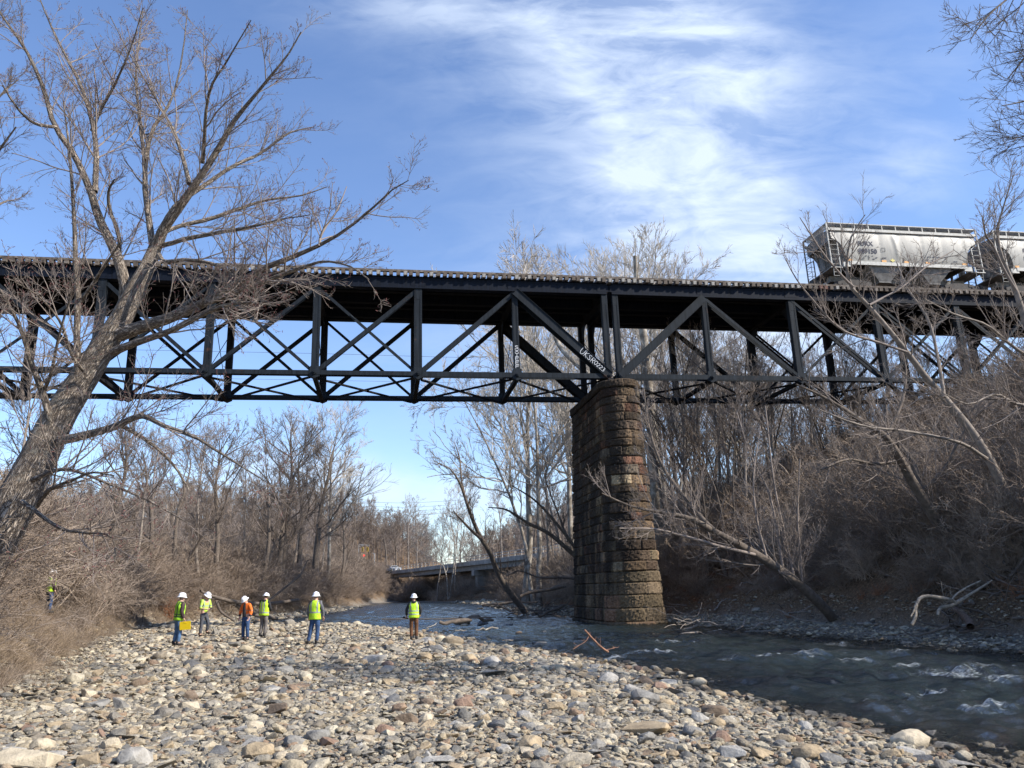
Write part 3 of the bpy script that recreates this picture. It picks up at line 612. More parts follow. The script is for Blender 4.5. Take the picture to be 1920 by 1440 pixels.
# ------------------------------------------------------------------ hero trees traced bend by bend
LV = lambda a, b, c, s=1., up=.12: [(a, .12, 1, .45, 1.05, .40*s, .55, 8, .075, .04, up*.8, 4), (b, .15, 1, .4, .95, .5, .6, 5, .085, .03, .06, 3), (c, .15, 1, .35, .9, .5, .7, 3, .08, .03, .05, 3)]
def hero(name, loc_px, Y, limbs, trunk_ids, label, cat, bm, tm, seed, cnt=(9, 6, 5), rmin=.0045, scale=1., up=.12, budm=None, group=None, th=1.):
    limbs = [([(x, y, r*th) for x, y, r in p], a, b) for p, a, b in limbs]
    rng = np.random.default_rng(seed); base = limb(limbs[0][0], limbs[0][1], limbs[0][2], 3)[0][0]
    t = thing(name, tuple(base), label, cat, group)
    tr = Tubes(); cr_ = Tubes(); lb = Tubes(); B = []
    for i, (pts, y0, y1) in enumerate(limbs):
        n = 22 if i in trunk_ids else 14
        P, R = limb(pts, y0, y1, n, .012, rng); P = P-base
        k = 26 if pts[0][2] > 20 else (12 if pts[0][2] > 8 else 7)
        if i in trunk_ids: tr.add(P, R, k)
        elif pts[0][2] > 3.2: lb.add(P, R, k)
        else: cr_.add(P, R, k)
        L = np.linalg.norm(np.diff(P, axis=0), axis=1).sum()
        if pts[0][2] > 30: continue
        c = max(3, int(cnt[0]*min(2.2, L/3.0)))
        lev = LV(c, cnt[1], cnt[2], scale*np.clip(4.0/L, .5, 1.6), up)
        B.append(crown(cr_, P[None], np.maximum(R[None], .006), np.array([L]), lev, rng, rmin)[0])
    link('trunk', tr.mesh('trunk', bm, True, True), t)
    link('crown', cr_.mesh('crown', tm, True, True), t)
    if lb.g: link('limbs', lb.mesh('limbs', bm, True, True), t)
    if budm:
        E = np.concatenate(B)[:, -1]; E = E[rng.uniform(size=len(E)) < .3]; q = norm(rng.normal(size=(len(E), 3))*.5+[0, 0, .6])
        b = Tubes(); a = np.stack([E-q*.012, E+q*.02, E+q*.05], 1); b.add(a, np.tile([.003, .008, .002], (len(E), 1)), 3)
        o = link('buds', b.mesh('buds', budm), t); o['kind'] = 'stuff'
    return t
def heroes():
    A = 17.
    L = [([(-75, 1130, 56), (-35, 1060, 52), (8, 985, 49), (60, 885, 43), (108, 790, 38), (150, 722, 34), (193, 655, 30), (228, 600, 27), (255, 545, 24), (278, 500, 19), (295, 458, 16)], A-1, A+.6),
         ([(292, 465, 13), (308, 425, 12), (335, 388, 10.5), (372, 333, 8.5), (410, 272, 7), (440, 220, 5.5), (482, 168, 4), (530, 108, 2.5), (562, 55, 1.5)], A+.5, A-1.5),
         ([(288, 470, 9), (282, 430, 8), (275, 380, 7), (272, 320, 6), (283, 250, 5), (305, 215, 4), (325, 180, 3), (342, 110, 2), (352, 20, 1.2)], A+.6, A+2.5),
         ([(272, 300, 5), (262, 225, 4), (256, 150, 3), (258, 90, 2.2), (268, 20, 1.2)], A+1.2, A+3.2),
         ([(303, 430, 7), (330, 388, 6.5), (380, 352, 5.5), (440, 312, 4.5), (495, 286, 3.4), (540, 252, 2.2), (588, 240, 1)], A+.4, A+3),
         ([(305, 460, 6), (355, 446, 5.5), (420, 435, 4.5), (480, 424, 3.2), (530, 412, 2), (582, 404, 1)], A+.5, A-2),
         ([(304, 438, 5), (340, 422, 5), (385, 411, 5), (440, 392, 4.2), (495, 375, 3), (560, 366, 2), (612, 350, 1)], A+.4, A+1.5),
         ([(355, 345, 6), (345, 302, 5), (328, 252, 4), (305, 210, 3), (275, 158, 2.2), (240, 100, 1.6), (205, 35, 1)], A, A+2),
         ([(380, 305, 5.5), (384, 245, 4.5), (393, 165, 3.4), (425, 110, 2.3), (468, 35, 1.2)], A-.2, A-3),
         ([(232, 590, 15), (234, 530, 13), (216, 470, 11.5), (188, 412, 10), (170, 355, 8.5), (142, 290, 7.5), (105, 235, 6.3), (85, 165, 5.2), (60, 105, 4), (30, 60, 3), (-5, 10, 2)], A+.5, A-1.2),
         ([(178, 360, 7), (180, 290, 6.5), (172, 230, 5.5), (150, 160, 4.5), (125, 110, 3.5), (100, 60, 2.5), (75, 0, 1.5)], A, A+2.5),
         ([(172, 245, 4.5), (192, 200, 3.6), (218, 150, 3), (245, 90, 2.2), (268, 15, 1.2)], A+1, A-1),
         ([(105, 238, 4.5), (65, 230, 3.8), (35, 205, 3), (5, 160, 2)], A-.6, A-2),
         ([(224, 480, 5.5), (222, 440, 5), (208, 400, 4.2), (203, 365, 3.5), (215, 340, 2)], A+.5, A-.5),
         ([(222, 628, 17), (270, 612, 14), (330, 594, 12), (390, 566, 10), (440, 536, 8.5), (500, 502, 7), (560, 478, 5.5), (610, 455, 4.5), (650, 430, 3.6), (690, 400, 2.8), (730, 362, 2), (766, 340, 1)], A, A-2.5),
         ([(385, 570, 6.5), (450, 546, 6), (520, 520, 5), (570, 500, 4), (612, 490, 3), (655, 500, 2.2), (692, 525, 1.2)], A-.8, A-3),
         ([(598, 462, 3.5), (604, 435, 3), (630, 395, 2), (650, 350, 1)], A-1.6, A-1),
         ([(212, 660, 10), (260, 641, 8), (310, 625, 7), (360, 602, 5.5), (410, 577, 4.2), (465, 568, 3), (520, 575, 1.5)], A-.2, A-2.5),
         ([(112, 826, 11), (160, 816, 9), (212, 800, 8), (252, 780, 6.5), (272, 780, 5.5), (312, 800, 5), (360, 815, 4), (402, 842, 3), (450, 872, 2), (502, 902, 1)], A-.6, A-3),
         ([(225, 797, 5), (280, 832, 4), (322, 872, 3), (356, 925, 2)], A-1, A-.2),
         ([(143, 740, 9), (146, 690, 8), (143, 620, 7.3), (146, 560, 7), (140, 500, 6), (138, 430, 5), (134, 350, 4), (128, 270, 2.6), (118, 190, 1.3)], A-.3, A-1.5),
         ([(147, 572, 5), (175, 532, 4.3), (198, 495, 3.2), (225, 455, 2)], A-.6, A-2),
         ([(98, 800, 9), (82, 742, 8), (62, 690, 6.5), (46, 640, 5.2), (30, 600, 4), (0, 545, 2.2)], A-.6, A-2.2),
         ([(80, 742, 4.5), (95, 702, 3.5), (108, 640, 3), (132, 555, 2)], A-.8, A-2.5),
         ([(68, 950, 6), (92, 918, 5), (130, 902, 3.5), (172, 886, 2.5), (216, 893, 1.5)], A-1.3, A-2.8),
         ([(298, 478, 6), (310, 492, 5.5), (350, 489, 4.6), (410, 500, 3.8), (452, 532, 2.4), (480, 560, 1.4)], A+.2, A-1.8),
         ([(160, 700, 5), (130, 665, 4), (110, 610, 3), (70, 560, 2.2), (20, 530, 1.2)], A-.6, A-3),
         ([(60, 900, 6), (120, 880, 4), (200, 905, 3), (280, 940, 2.2), (360, 985, 1.2)], A-1.2, A-3),
         ([(40, 940, 5), (110, 990, 4), (150, 1000, 3), (210, 1010, 2), (215, 1060, 1.3)], A-1.3, A-3)]
    L[0] = ([(x, y, r*.9) for x, y, r in L[0][0]], L[0][1], L[0][2])
    hero('maple_tree', None, A, L, {0, 1, 9}, 'huge leaning bare tree with furrowed bark and red buds at the left', 'tree', MB_HERO, MT_TWIG, 1, cnt=(12, 8, 5), rmin=.0038, budm=MT_BUD, th=.86)
    # tree behind it at the top left corner
    L = [([(-120, 900, 18), (-90, 700, 16), (-75, 500, 13), (-60, 350, 10), (-50, 220, 7), (-30, 120, 4), (-20, 40, 2)], 24, 25), ([(-66, 400, 8), (-30, 320, 6), (0, 280, 4), (30, 240, 2)], 24, 23),
         ([(-70, 440, 7), (-30, 400, 5), (5, 380, 3), (25, 375, 1.5)], 24, 26), ([(-55, 260, 6), (-20, 200, 4), (10, 170, 2.5), (35, 150, 1.2)], 24, 25)]
    hero('bare_tree', None, 24, L, {0}, 'dark twisted branches reaching in at the upper left edge', 'tree', MB_DARK, MT_TWIGD, 2, cnt=(12, 8, 6), rmin=.005, th=.7)
    # leaning over the river on the right bank
    Y = 33.
    L = [([(1562, 1160, 15), (1530, 1125, 14), (1480, 1082, 13.5), (1430, 1048, 12.5), (1385, 1022, 11), (1340, 998, 9.5), (1300, 975, 7.5), (1250, 962, 5.5), (1190, 952, 3.5), (1130, 925, 2)], Y+1, Y-5),
         ([(1345, 1000, 7.5), (1310, 965, 6.5), (1270, 915, 5.5), (1238, 868, 4.5), (1215, 800, 3.2), (1205, 730, 2)], Y-2.6, Y-1), ([(1415, 1040, 5), (1350, 1025, 4.5), (1290, 1008, 4), (1230, 992, 3), (1160, 990, 1.5)], Y-1.5, Y-6),
         ([(1490, 1090, 4), (1480, 1040, 3.6), (1462, 960, 3.2), (1448, 880, 2.6), (1435, 760, 2)], Y, Y+1), ([(1470, 1078, 4), (1458, 1000, 3.4), (1440, 920, 3), (1405, 850, 2.2), (1380, 770, 1.5)], Y, Y+2),
         ([(1505, 1100, 3.6), (1500, 1030, 3), (1495, 960, 2.5), (1500, 860, 2)], Y, Y), ([(1440, 1055, 3.6), (1420, 980, 3), (1412, 900, 2.5), (1425, 800, 1.8)], Y-.5, Y+1)]
    hero('leaning_tree', None, Y, L, {0, 1}, 'dark bare tree leaning left over the river in front of the stone pier', 'tree', MB_DARK, MT_TWIG, 3, cnt=(14, 8, 4), rmin=.006, th=.64)
    Y = 30.
    L = [([(1875, 1110, 17), (1852, 1080, 16), (1781, 1010, 14), (1725, 930, 13), (1687, 862, 10.5), (1655, 815, 8), (1600, 780, 6), (1545, 745, 4), (1490, 720, 2.4)], Y+1, Y-3),
         ([(1728, 935, 9), (1720, 890, 8), (1700, 850, 7), (1668, 810, 5), (1662, 760, 4)], Y, Y+1), ([(1662, 822, 5), (1690, 760, 4), (1700, 700, 3), (1690, 640, 2)], Y-.5, Y+1),
         ([(1725, 925, 6), (1770, 880, 5), (1800, 820, 4), (1830, 780, 3), (1880, 740, 2)], Y, Y-1), ([(1690, 865, 5), (1640, 870, 4), (1590, 860, 3), (1540, 880, 2)], Y, Y-3)]
    hero('leaning_tree', None, Y, L, {0}, 'thick dark bare tree leaning left from the roots on the right bank', 'tree', MB_DARK, MT_TWIG, 4, cnt=(14, 8, 4), rmin=.006, th=.72)
    Y = 25.
    L = [([(1900, 960, 14), (1860, 870, 13), (1815, 800, 12), (1775, 750, 11), (1738, 708, 9.5), (1708, 668, 8.5), (1669, 619, 7.5), (1628, 570, 6.5), (1597, 534, 5.5), (1590, 490, 4), (1600, 440, 2.6), (1625, 400, 1.4)], Y+2, Y-1),
         ([(1600, 538, 4.5), (1568, 505, 3.8), (1540, 470, 3), (1515, 430, 2.2), (1500, 405, 1.2)], Y-.8, Y-2), ([(1700, 660, 4), (1640, 640, 4), (1580, 620, 3.4), (1530, 570, 2.8), (1490, 520, 2), (1470, 480, 1)], Y, Y-2),
         ([(1770, 745, 6), (1760, 680, 5), (1740, 600, 4), (1700, 540, 3), (1680, 490, 1.6)], Y+.6, Y+2), ([(1630, 572, 4), (1690, 540, 3), (1740, 500, 2.4), (1790, 470, 1.4)], Y-.5, Y+1), ([(1850, 860, 6), (1800, 830, 5), (1700, 810, 4), (1620, 800, 3), (1540, 770, 1.8)], Y+1.2, Y-2)]
    hero('bare_tree', None, Y, L, {0}, 'bare tree with sinuous limbs crossing the right span in front of the hopper car', 'tree', MB_GREY, MT_TWIG, 5, cnt=(9, 7, 4), rmin=.005, th=.62)
    Y = 21.
    L = [([(2010, 960, 20), (1985, 800, 18), (1955, 700, 15), (1930, 620, 11), (1905, 540, 8), (1880, 480, 5.5), (1872, 430, 4), (1885, 380, 2.6), (1900, 330, 1.5)], Y+1, Y),
         ([(1905, 545, 5), (1880, 500, 4.5), (1860, 460, 4), (1845, 440, 3), (1838, 410, 1.5)], Y, Y-1), ([(1960, 690, 7), (1900, 650, 5), (1850, 610, 4), (1790, 590, 3), (1730, 560, 1.5)], Y+.6, Y-1), ([(1965, 740, 7), (1915, 760, 5), (1870, 740, 4), (1820, 760, 2.5), (1770, 740, 1.5)], Y+.6, Y-2)]
    hero('bare_tree', None, Y, L, {0}, 'grey bare tree rising at the right edge before the second hopper car', 'tree', MB_GREY, MT_TWIG, 6, cnt=(14, 8, 4), rmin=.005, th=.6)
    # the tall tree outside the right edge whose boughs hang into the upper right corner
    Y = 13.
    L = [([(2500, 1300, 40), (2480, 900, 36), (2430, 500, 30), (2380, 150, 24), (2330, -200, 18), (2300, -600, 10)], Y+2, Y),
         ([(2370, 60, 12), (2230, -60, 10), (2100, -120, 8), (1990, -60, 6), (1900, -10, 4), (1850, 30, 3), (1815, 75, 1.6)], Y+.5, Y-.5), ([(2380, 180, 12), (2200, 90, 9), (2070, 60, 7), (1980, 70, 5), (1930, 100, 3), (1890, 150, 2)], Y+.6, Y+1),
         ([(2400, 300, 10), (2240, 240, 8), (2100, 180, 6), (2000, 170, 4.5), (1930, 190, 3), (1880, 200, 1.6)], Y+.8, Y), ([(2420, 420, 10), (2250, 350, 8), (2110, 290, 6), (2000, 250, 4), (1930, 255, 2.5), (1885, 265, 1.2)], Y+1, Y+.5),
         ([(2360, 0, 12), (2240, -260, 9), (2080, -400, 6), (1900, -450, 3)], Y, Y-2), ([(2330, -200, 12), (2200, -420, 9), (2000, -600, 6)], Y, Y+1), ([(2395, 260, 12), (2300, 100, 9), (2150, -50, 6), (2060, -180, 4)], Y+1, Y-3)]
    hero('bare_tree', None, Y, L, {0}, 'dark bare boughs hanging into the upper right corner against the sky', 'tree', MB_DARK, MT_TWIGD, 8, cnt=(13, 8, 4), rmin=.004, up=.0, th=.6)
    # trunk leaning left over the water, left of the pier
    Y = 62.
    L = [([(985, 1148, 9), (970, 1128, 8.5), (945, 1095, 7.5), (928, 1060, 7), (918, 1035, 6.5), (900, 1005, 6), (885, 970, 5), (873, 935, 4), (862, 905, 3), (845, 880, 2), (822, 868, 1)], Y+2, Y-5),
         ([(905, 1012, 4.5), (885, 995, 4), (868, 978, 3), (850, 958, 1.6)], Y-2, Y-4), ([(876, 945, 3), (866, 905, 2.5), (862, 860, 1.8), (852, 830, 1)], Y-3.5, Y-2)]
    hero('leaning_tree', None, Y, L, {0}, 'slanting bare trunk leaning left over the river between the road bridge and the pier', 'tree', MB_DARK, MT_TWIGD, 9, cnt=(8, 6, 5), rmin=.01, th=.7)
    Y = 55.
    L = [([(1150, 1100, 9), (1110, 1070, 8), (1066, 1030, 7), (1030, 1000, 6), (990, 980, 4.5), (950, 955, 3), (915, 950, 1.4)], Y+3, Y), ([(1100, 1060, 6), (1066, 1010, 5), (1030, 965, 4), (1000, 935, 3), (960, 910, 1.6)], Y+2, Y), ([(1110, 1090, 5), (1060, 1083, 4), (1010, 1082, 3), (975, 1070, 2), (950, 1080, 1.2)], Y+2, Y),
         ([(1066, 1015, 4), (1045, 960, 3), (1022, 900, 2), (1015, 860, 1)], Y+2, Y+3)]
    hero('bare_tree', None, Y, L, set([0]), 'dark low branches fanning out left from behind the stone pier', 'tree', MB_DARK, MT_TWIGD, 10, cnt=(9, 6, 5), rmin=.009, up=.1, th=.6)
    # sycamore limbs seen through the end panel
    Y = 60.
    L = [([(1240, 1120, 13), (1232, 950, 11.5), (1222, 800, 10.5), (1214, 700, 9), (1208, 640, 8), (1196, 560, 6), (1190, 480, 4)], Y+2, Y), ([(1215, 740, 6), (1150, 740, 5), (1090, 690, 5.5), (1050, 650, 5), (1030, 600, 4)], Y+1, Y+6)]
    hero('sycamore_tree', None, Y, L, {0}, 'tall pale sycamore trunk passing close behind the right side of the pier', 'tree', MB_PALE, MT_TWIGP, 12, cnt=(11, 6, 5), rmin=.013)
heroes()
def fallen(name, limbs, label, cat, m, seed, cnt=(5, 4, 0), tm=None, rmin=.008, k=9, th=.55):
    limbs = [([(x, y, r*th) for x, y, r in p], a, b) for p, a, b in limbs]
    rng = np.random.default_rng(seed); tb = Tubes()
    b0 = limb(limbs[0][0], limbs[0][1], limbs[0][2], 3)[0][0]; t = None
    tw = tb
    for pts, y0, y1 in limbs:
        P, R = limb(pts, y0, y1, 12, .01, rng); P = P-b0; tb.add(P, R, k)
        L = np.linalg.norm(P[-1]-P[0])
        if cnt[0]: crown(tw, P[None], R[None], np.array([L]), [(cnt[0], .2, 1, .5, 1.1, .3, .5, 5, .2, .0, .1, 3), (max(1, cnt[1]), .2, 1, .4, 1.1, .5, .6, 3, .2, 0, .1, 3)], rng, rmin)
    o = link(name, tb.mesh(name, m, True, True)); o.location = tuple(b0); tag(o, label, cat)
    return o
def driftwood():
    G = None
    fallen('fallen_tree', [([(560, 1125, 5), (500, 1132, 5.5), (440, 1128, 6), (400, 1118, 5), (375, 1108, 4)], 52, 46), ([(520, 1160, 5), (470, 1150, 6), (425, 1125, 6), (385, 1120, 4)], 52, 47), ([(440, 1165, 3), (415, 1148, 4), (405, 1128, 5)], 47, 47), ([(500, 1130, 4), (530, 1105, 3.5), (560, 1080, 2.5), (575, 1050, 1.5)], 50, 52)],
           'dark fallen tree sprawled on the gravel behind the group of workers', 'fallen tree', MB_DARK, 41, cnt=(7, 5, 0), tm=MT_TWIGD, rmin=.012)
    p = atz(1136, 1226, .15)
    fallen('broken_branch', [([(1140, 1222, 6), (1128, 1214, 5), (1112, 1198, 4.5), (1096, 1181, 4)], p[1], p[1]-.3), ([(1104, 1192, 2), (1098, 1202, 2), (1082, 1212, 1.6), (1072, 1217, 1)], p[1]-.2, p[1]-.6), ([(1134, 1220, 2), (1150, 1214, 1.6), (1158, 1212, .8)], p[1], p[1]+.2)],
           'broken reddish branch sticking up from the stones at the water edge', 'branch', mat('broken_wood', (.3, .15, .09), .8, (.6, 1.5), .3, 14), 42, cnt=(4, 3, 0), rmin=.005, th=.34)
    for i, (pts, y, lab, m) in enumerate([
        ([(700+15, 1161, 2), (835, 1160, 2.2), (880, 1159, 3), (930, 1157, 5)], 46, 'thin dark waterlogged branch lying across the riffle', MB_DARK),
        ([(824, 1166, 9), (850, 1165, 10), (885, 1163, 9)], 44, 'short thick dark log lying in the middle of the river', MB_DARK),
        ([(860, 1158, 6), (900, 1160, 8), (925, 1163, 7)], 46.5, 'dark log lying behind the short thick one in the river', MB_DARK),
        ([(892, 1181, 3.5), (915, 1179, 4), (934, 1178, 4)], 38, 'pale peeled log floating near the middle of the river', MB_PALE),
        ([(853, 1182, 2), (875, 1182, 2.4)], 38.5, 'small pale stick left of the pale peeled log', MB_PALE),
        ([(942, 1201.5, 2.4), (962, 1200, 2.6)], 31.5, 'short white stick alone in the water nearer the stones', MB_PALE),
        ([(800, 1177, 2.2), (815, 1171, 2), (818, 1169, 1.5)], 39, 'thin light stick slanting beside the right standing man', MB_PALE),
        ([(1250, 1143, 5), (1300, 1142, 5.5), (1345, 1144, 4.5)], 50, 'weathered grey log on the gravel right of the pier', MB_GREY),
        ([(1010, 1155, 7), (1035, 1144, 6.5), (1062, 1135, 6)], 57, 'dark log sticking out over the water left of the pier', MB_DARK),
        ([(1036, 1152, 3), (1060, 1158, 3), (1072, 1156, 2.5)], 56, 'thin bent limb in the water against the pier', MB_DARK),
        ([(975, 1118, 8), (1010, 1108, 8), (1062, 1100, 9)], 66, 'long dark log on the debris pile left of the pier', MB_DARK),
        ([(905, 1135, 6), (960, 1130, 5), (1010, 1128, 5)], 72, 'dark driftwood pole low at the far right waterline', MB_DARK)]):
        tb = Tubes(); P, R = limb([(a_, b_, c_*.4) for a_, b_, c_ in pts], y, y+.8, 8)
        rg_ = np.random.default_rng(i+300); P[1:-1] += rg_.normal(0, .02+R.mean()*.25, (6, 3)); R = R*rg_.uniform(.7, 1.25, 8); R[-1] *= .6
        tb.add(P-P[0], R, 8); o = link('driftwood_log', tb.mesh('driftwood_log', m, True, True)); z = max(Hs(P[0][0], P[0][1]), -.03)
        o.location = (P[0][0], P[0][1], max(P[0][2], z-.02)); tag(o, lab, 'log', 'driftwood logs')
    M_DLIMB = mat('barkless_wood', (.30, .25, .19), .85, (.5, 1.6), .4, 7)
    # white bent limbs and a log at the right bank
    Y = 27.
    fallen('bent_dead_limb', [([(1709, 1172, 5), (1717, 1155, 5), (1718, 1135, 5.2), (1728, 1120, 5.5), (1745, 1117, 6), (1775, 1123, 6.5), (1790, 1128, 7)], 24.5, 25.5), ([(1708, 1156, 2), (1714, 1145, 3), (1717, 1135, 4)], 24.6, 24.8)],
           'pale barkless limb bent like a hook on the right bank', 'dead limb', M_DLIMB, 51, cnt=(0, 0, 0))
    fallen('bent_dead_limb', [([(1759, 1155, 4.5), (1760, 1146, 5), (1765, 1139, 5.5), (1780, 1137, 6), (1800, 1128, 6.5), (1815, 1118, 5), (1835, 1106, 4), (1860, 1090, 3)], 25, 26), ([(1785, 1125, 3), (1797, 1112, 3.4), (1815, 1100, 3), (1840, 1088, 2.4)], 25, 26)],
           'pale broken limb with white knots right of the hooked one', 'dead limb', M_DLIMB, 52, cnt=(4, 3, 0), rmin=.006)
    fallen('fallen_log', [([(1790, 1141, 9), (1802, 1150, 10), (1815, 1165, 11), (1821, 1176, 12)], 26.5, 24.2)], 'brown hollow log pointing down the right bank toward the water', 'log', mat('log_bark', (.13, .085, .06), .9, (.6, 1.4), .4, 9), 53, cnt=(0, 0, 0), k=14)
    for i in range(14):
        rng = np.random.default_rng(600+i); y = rng.uniform(24, 56); x = float(XR(y))+rng.uniform(2.6, 5.); a = rng.uniform(-.8, .8); L = rng.uniform(1, 3.2); tb = Tubes()
        P, R = extend(np.array([[0, 0, 0.]]), np.array([[math.cos(a), math.sin(a), rng.uniform(-.05, .12)]]), np.array([L]), np.array([rng.uniform(.03, .09)]), 7, .1, 0, rng, .5); tb.add(P, R, 7)
        ppx = px((x, y, .4))[0]
        where = ['near the pier', 'below the leaning tree', 'below the thick leaning tree', 'near the hooked limb'][int(np.clip((ppx-1250)/150, 0, 3))]
        o = link('dead_branch', tb.mesh('dead_branch', [MB_DARK, MB_GREY, MB_DARK][i % 3], True, True)); o.location = (x, y, Hs(x, y)+.08)
        tag(o, '%s %s dead branch lying on the right bank gravel %s' % (['longest', 'short', 'crooked', 'thin', 'thick', 'straight', 'small', 'long', 'half buried', 'slender', 'curved', 'stubby', 'fallen', 'low'][i], 'grey' if i % 3 == 1 else 'dark', where), 'branch', 'dead branches on the right bank')
    def tangle(x0, x1, y, n, Yr, lmax, label, seed, m, name):
        rng = np.random.default_rng(seed); tb = Tubes(); o0 = None
        for i in range(n):
            Y = rng.uniform(*Yr); p = atY(rng.uniform(x0, x1), y, Y); p[2] = max(Hs(p[0], p[1]), .0)+rng.uniform(-.05, .5)
            if o0 is None: o0 = p.copy()
            a = rng.uniform(0, 6.28); P, R = extend((p-o0)[None], np.array([[math.cos(a), .6*math.sin(a), rng.uniform(-.25, .45)]]), np.array([rng.uniform(.5, lmax)]), np.array([rng.uniform(.012, .06)]), 8, .2, -.01, rng, .35); tb.add(P, R, 6)
        o = link(name, tb.mesh(name, m, True, True)); o.location = tuple(o0); tag(o, label, name.replace('_', ' '), kind='stuff')
    tangle(1760, 1915, 1120, 90, (24.5, 30), 2.2, 'tangle of exposed roots and dead limbs on the right bank under the thick leaning tree', 91, MB_DARK, 'root_tangle')
    tangle(950, 1066, 1135, 90, (58, 72), 3.4, 'dark pile of flood debris left of the stone pier', 92, MB_DARK, 'debris_pile')
    tangle(1260, 1560, 1150, 70, (33, 48), 2.2, 'scattered flood sticks on the shaded right bank beyond the leaning tree', 93, MB_GREY, 'flood_debris')
    # russet shrub
    tb = mk_shrub(77, 2.0, 26, MT_RED, dens=.7); p = hit(318, 1165)
    o = link('russet_shrub', tb); o.location = (float(p[0]), float(p[1]), float(p[2])-.05); tag(o, 'russet orange twiggy shrub left of the man with the yellow clipboard', 'shrub')
driftwood()
# ------------------------------------------------------------------ railway bridge frame of reference
YAW = .1707; BO = np.array([6.1355, 45.0, 0]); BD = np.array([math.cos(YAW), math.sin(YAW), 0]); BN = np.array([-math.sin(YAW), math.cos(YAW), 0]); UZ = np.array([0, 0, 1.])
def Bp(s, n, z): return BO+BD*s+BN*n+UZ*z
def paint(name, base, rust=.6, rough=.7):
    m = bpy.data.materials.new(name); m.use_nodes = True; t = m.node_tree; b = t.nodes['Principled BSDF']; b.inputs['Roughness'].default_value = rough; b.inputs['Specular IOR Level'].default_value = .16
    tc = N(t, 'ShaderNodeTexCoord').outputs['Object']
    n1 = N(t, 'ShaderNodeTexNoise', i={'Scale': 1.1, 'Detail': 9, 'Roughness': .7}); Lk(t, tc, n1.inputs['Vector'])
    mp = N(t, 'ShaderNodeMapping'); mp.inputs['Scale'].default_value = (5, 5, .5); Lk(t, tc, mp.inputs[0]); n2 = N(t, 'ShaderNodeTexNoise', i={'Scale': 1.6, 'Detail': 6, 'Roughness': .6}); Lk(t, mp.outputs[0], n2.inputs['Vector'])
    r = N(t, 'ShaderNodeValToRGB'); e = r.color_ramp.elements; e[0].position = .3; e[0].color = (*[x*.6 for x in base], 1); e[1].position = .75; e[1].color = (*[x*1.9 for x in base], 1); Lk(t, n2.outputs['Fac'], r.inputs[0])
    f = M(t, 'MULTIPLY', M(t, 'SUBTRACT', n1.outputs['Fac'], .62), 9, clamp=True); f = M(t, 'MULTIPLY', f, rust)
    mx = N(t, 'ShaderNodeMix', data_type='RGBA'); Lk(t, f, mx.inputs[0]); Lk(t, r.outputs[0], mx.inputs[6]); mx.inputs[7].default_value = (.12, .055, .03, 1); Lk(t, mx.outputs[2], b.inputs['Base Color'])
    bp = N(t, 'ShaderNodeBump', i={'Strength': .25, 'Distance': .02}); Lk(t, n1.outputs['Fac'], bp.inputs['Height']); Lk(t, bp.outputs[0], b.inputs['Normal'])
    return m
M_STEEL = paint('bridge_paint', (.0115, .015, .0195)); M_GIRD = paint('girder_paint', (.0035, .006, .0125), .2); M_DARKST = paint('dark_steel', (.008, .008, .009), .3, .85)  # last one: darker, greyer colour for the far truss, floor and bracing
M_TIE = mat('creosote_timber', (.10, .075, .055), .9, ramp=[(.3, (.045, .035, .03)), (.5, (.11, .085, .065)), (.72, (.24, .215, .19))], scale=3.4, bump=.5)
M_TIEG = mat('weathered_tie', (.3, .28, .25), .9, ramp=[(.3, (.10, .085, .07)), (.5, (.26, .24, .215)), (.7, (.5, .48, .45))], scale=6, bump=.5)
M_TIER = mat('red_tie', (.15, .07, .05), .9, (.5, 1.5), .4, 6)
M_RAIL = mat('rail_steel', (.13, .075, .05), .6, (.6, 1.4), 0, 9, metal=.3)
M_GRAF = mat('white_spray_paint', (.75, .76, .78), .6)
SIDE_BN = BN
ZB = 14.41; ZT = 19.77; TW = 5.835; PL = 5.9; PR = 6.06; GAP = .369
def laced(mb, A, B, w, d, lace=True):
    """built-up member: two channels joined by lacing bars, w wide in the truss plane, d deep across it"""
    A = np.asarray(A, float); B = np.asarray(B, float); t = norm(B-A); u = norm(np.cross(t, BN)); L = np.linalg.norm(B-A)
    for s in (-1, 1):
        o = u*s*(w/2-.012); mb.beam(A+o, B+o, .024, d, u)
        for q in (-1, 1):
            o2 = u*s*(w/2-.055)+BN*q*(d/2+.004); mb.beam(A+o2, B+o2, .11, .014, u)
    if False:
        st = w*.62; k = max(2, int(L/st))
        for q in (-1, 1):
            for i in range(k):
                a = A+t*L*i/k; b = A+t*L*(i+1)/k; s = 1 if i % 2 else -1
                mb.beam(a+u*s*(w/2-.09)+BN*q*(d/2-.006), b-u*s*(w/2-.09)+BN*q*(d/2-.006), .075, .012, np.cross(norm(b-a), BN))
    if lace:
        for q in (-1, 1):                         # web plate behind the lacing, rivet rows on the edge angles
            mb.beam(A+BN*q*(d/2-.012), B+BN*q*(d/2-.012), w-.08, .012, u)
            for i in range(int(L/.16)):
                for s in (-1, 1): mb.box3(A+t*(.08+i*.16)+u*s*(w/2-.05)+BN*q*(d/2+.014), t*.016, u*.016, BN*.008)
        for e in (() if not lace else (A, B)):
            c = e+(t if e is A else -t)*.35
            for q in (-1, 1): mb.beam(c-t*.35+BN*q*(d/2-.002), c+t*.35+BN*q*(d/2-.002), w-.05, .014, u)
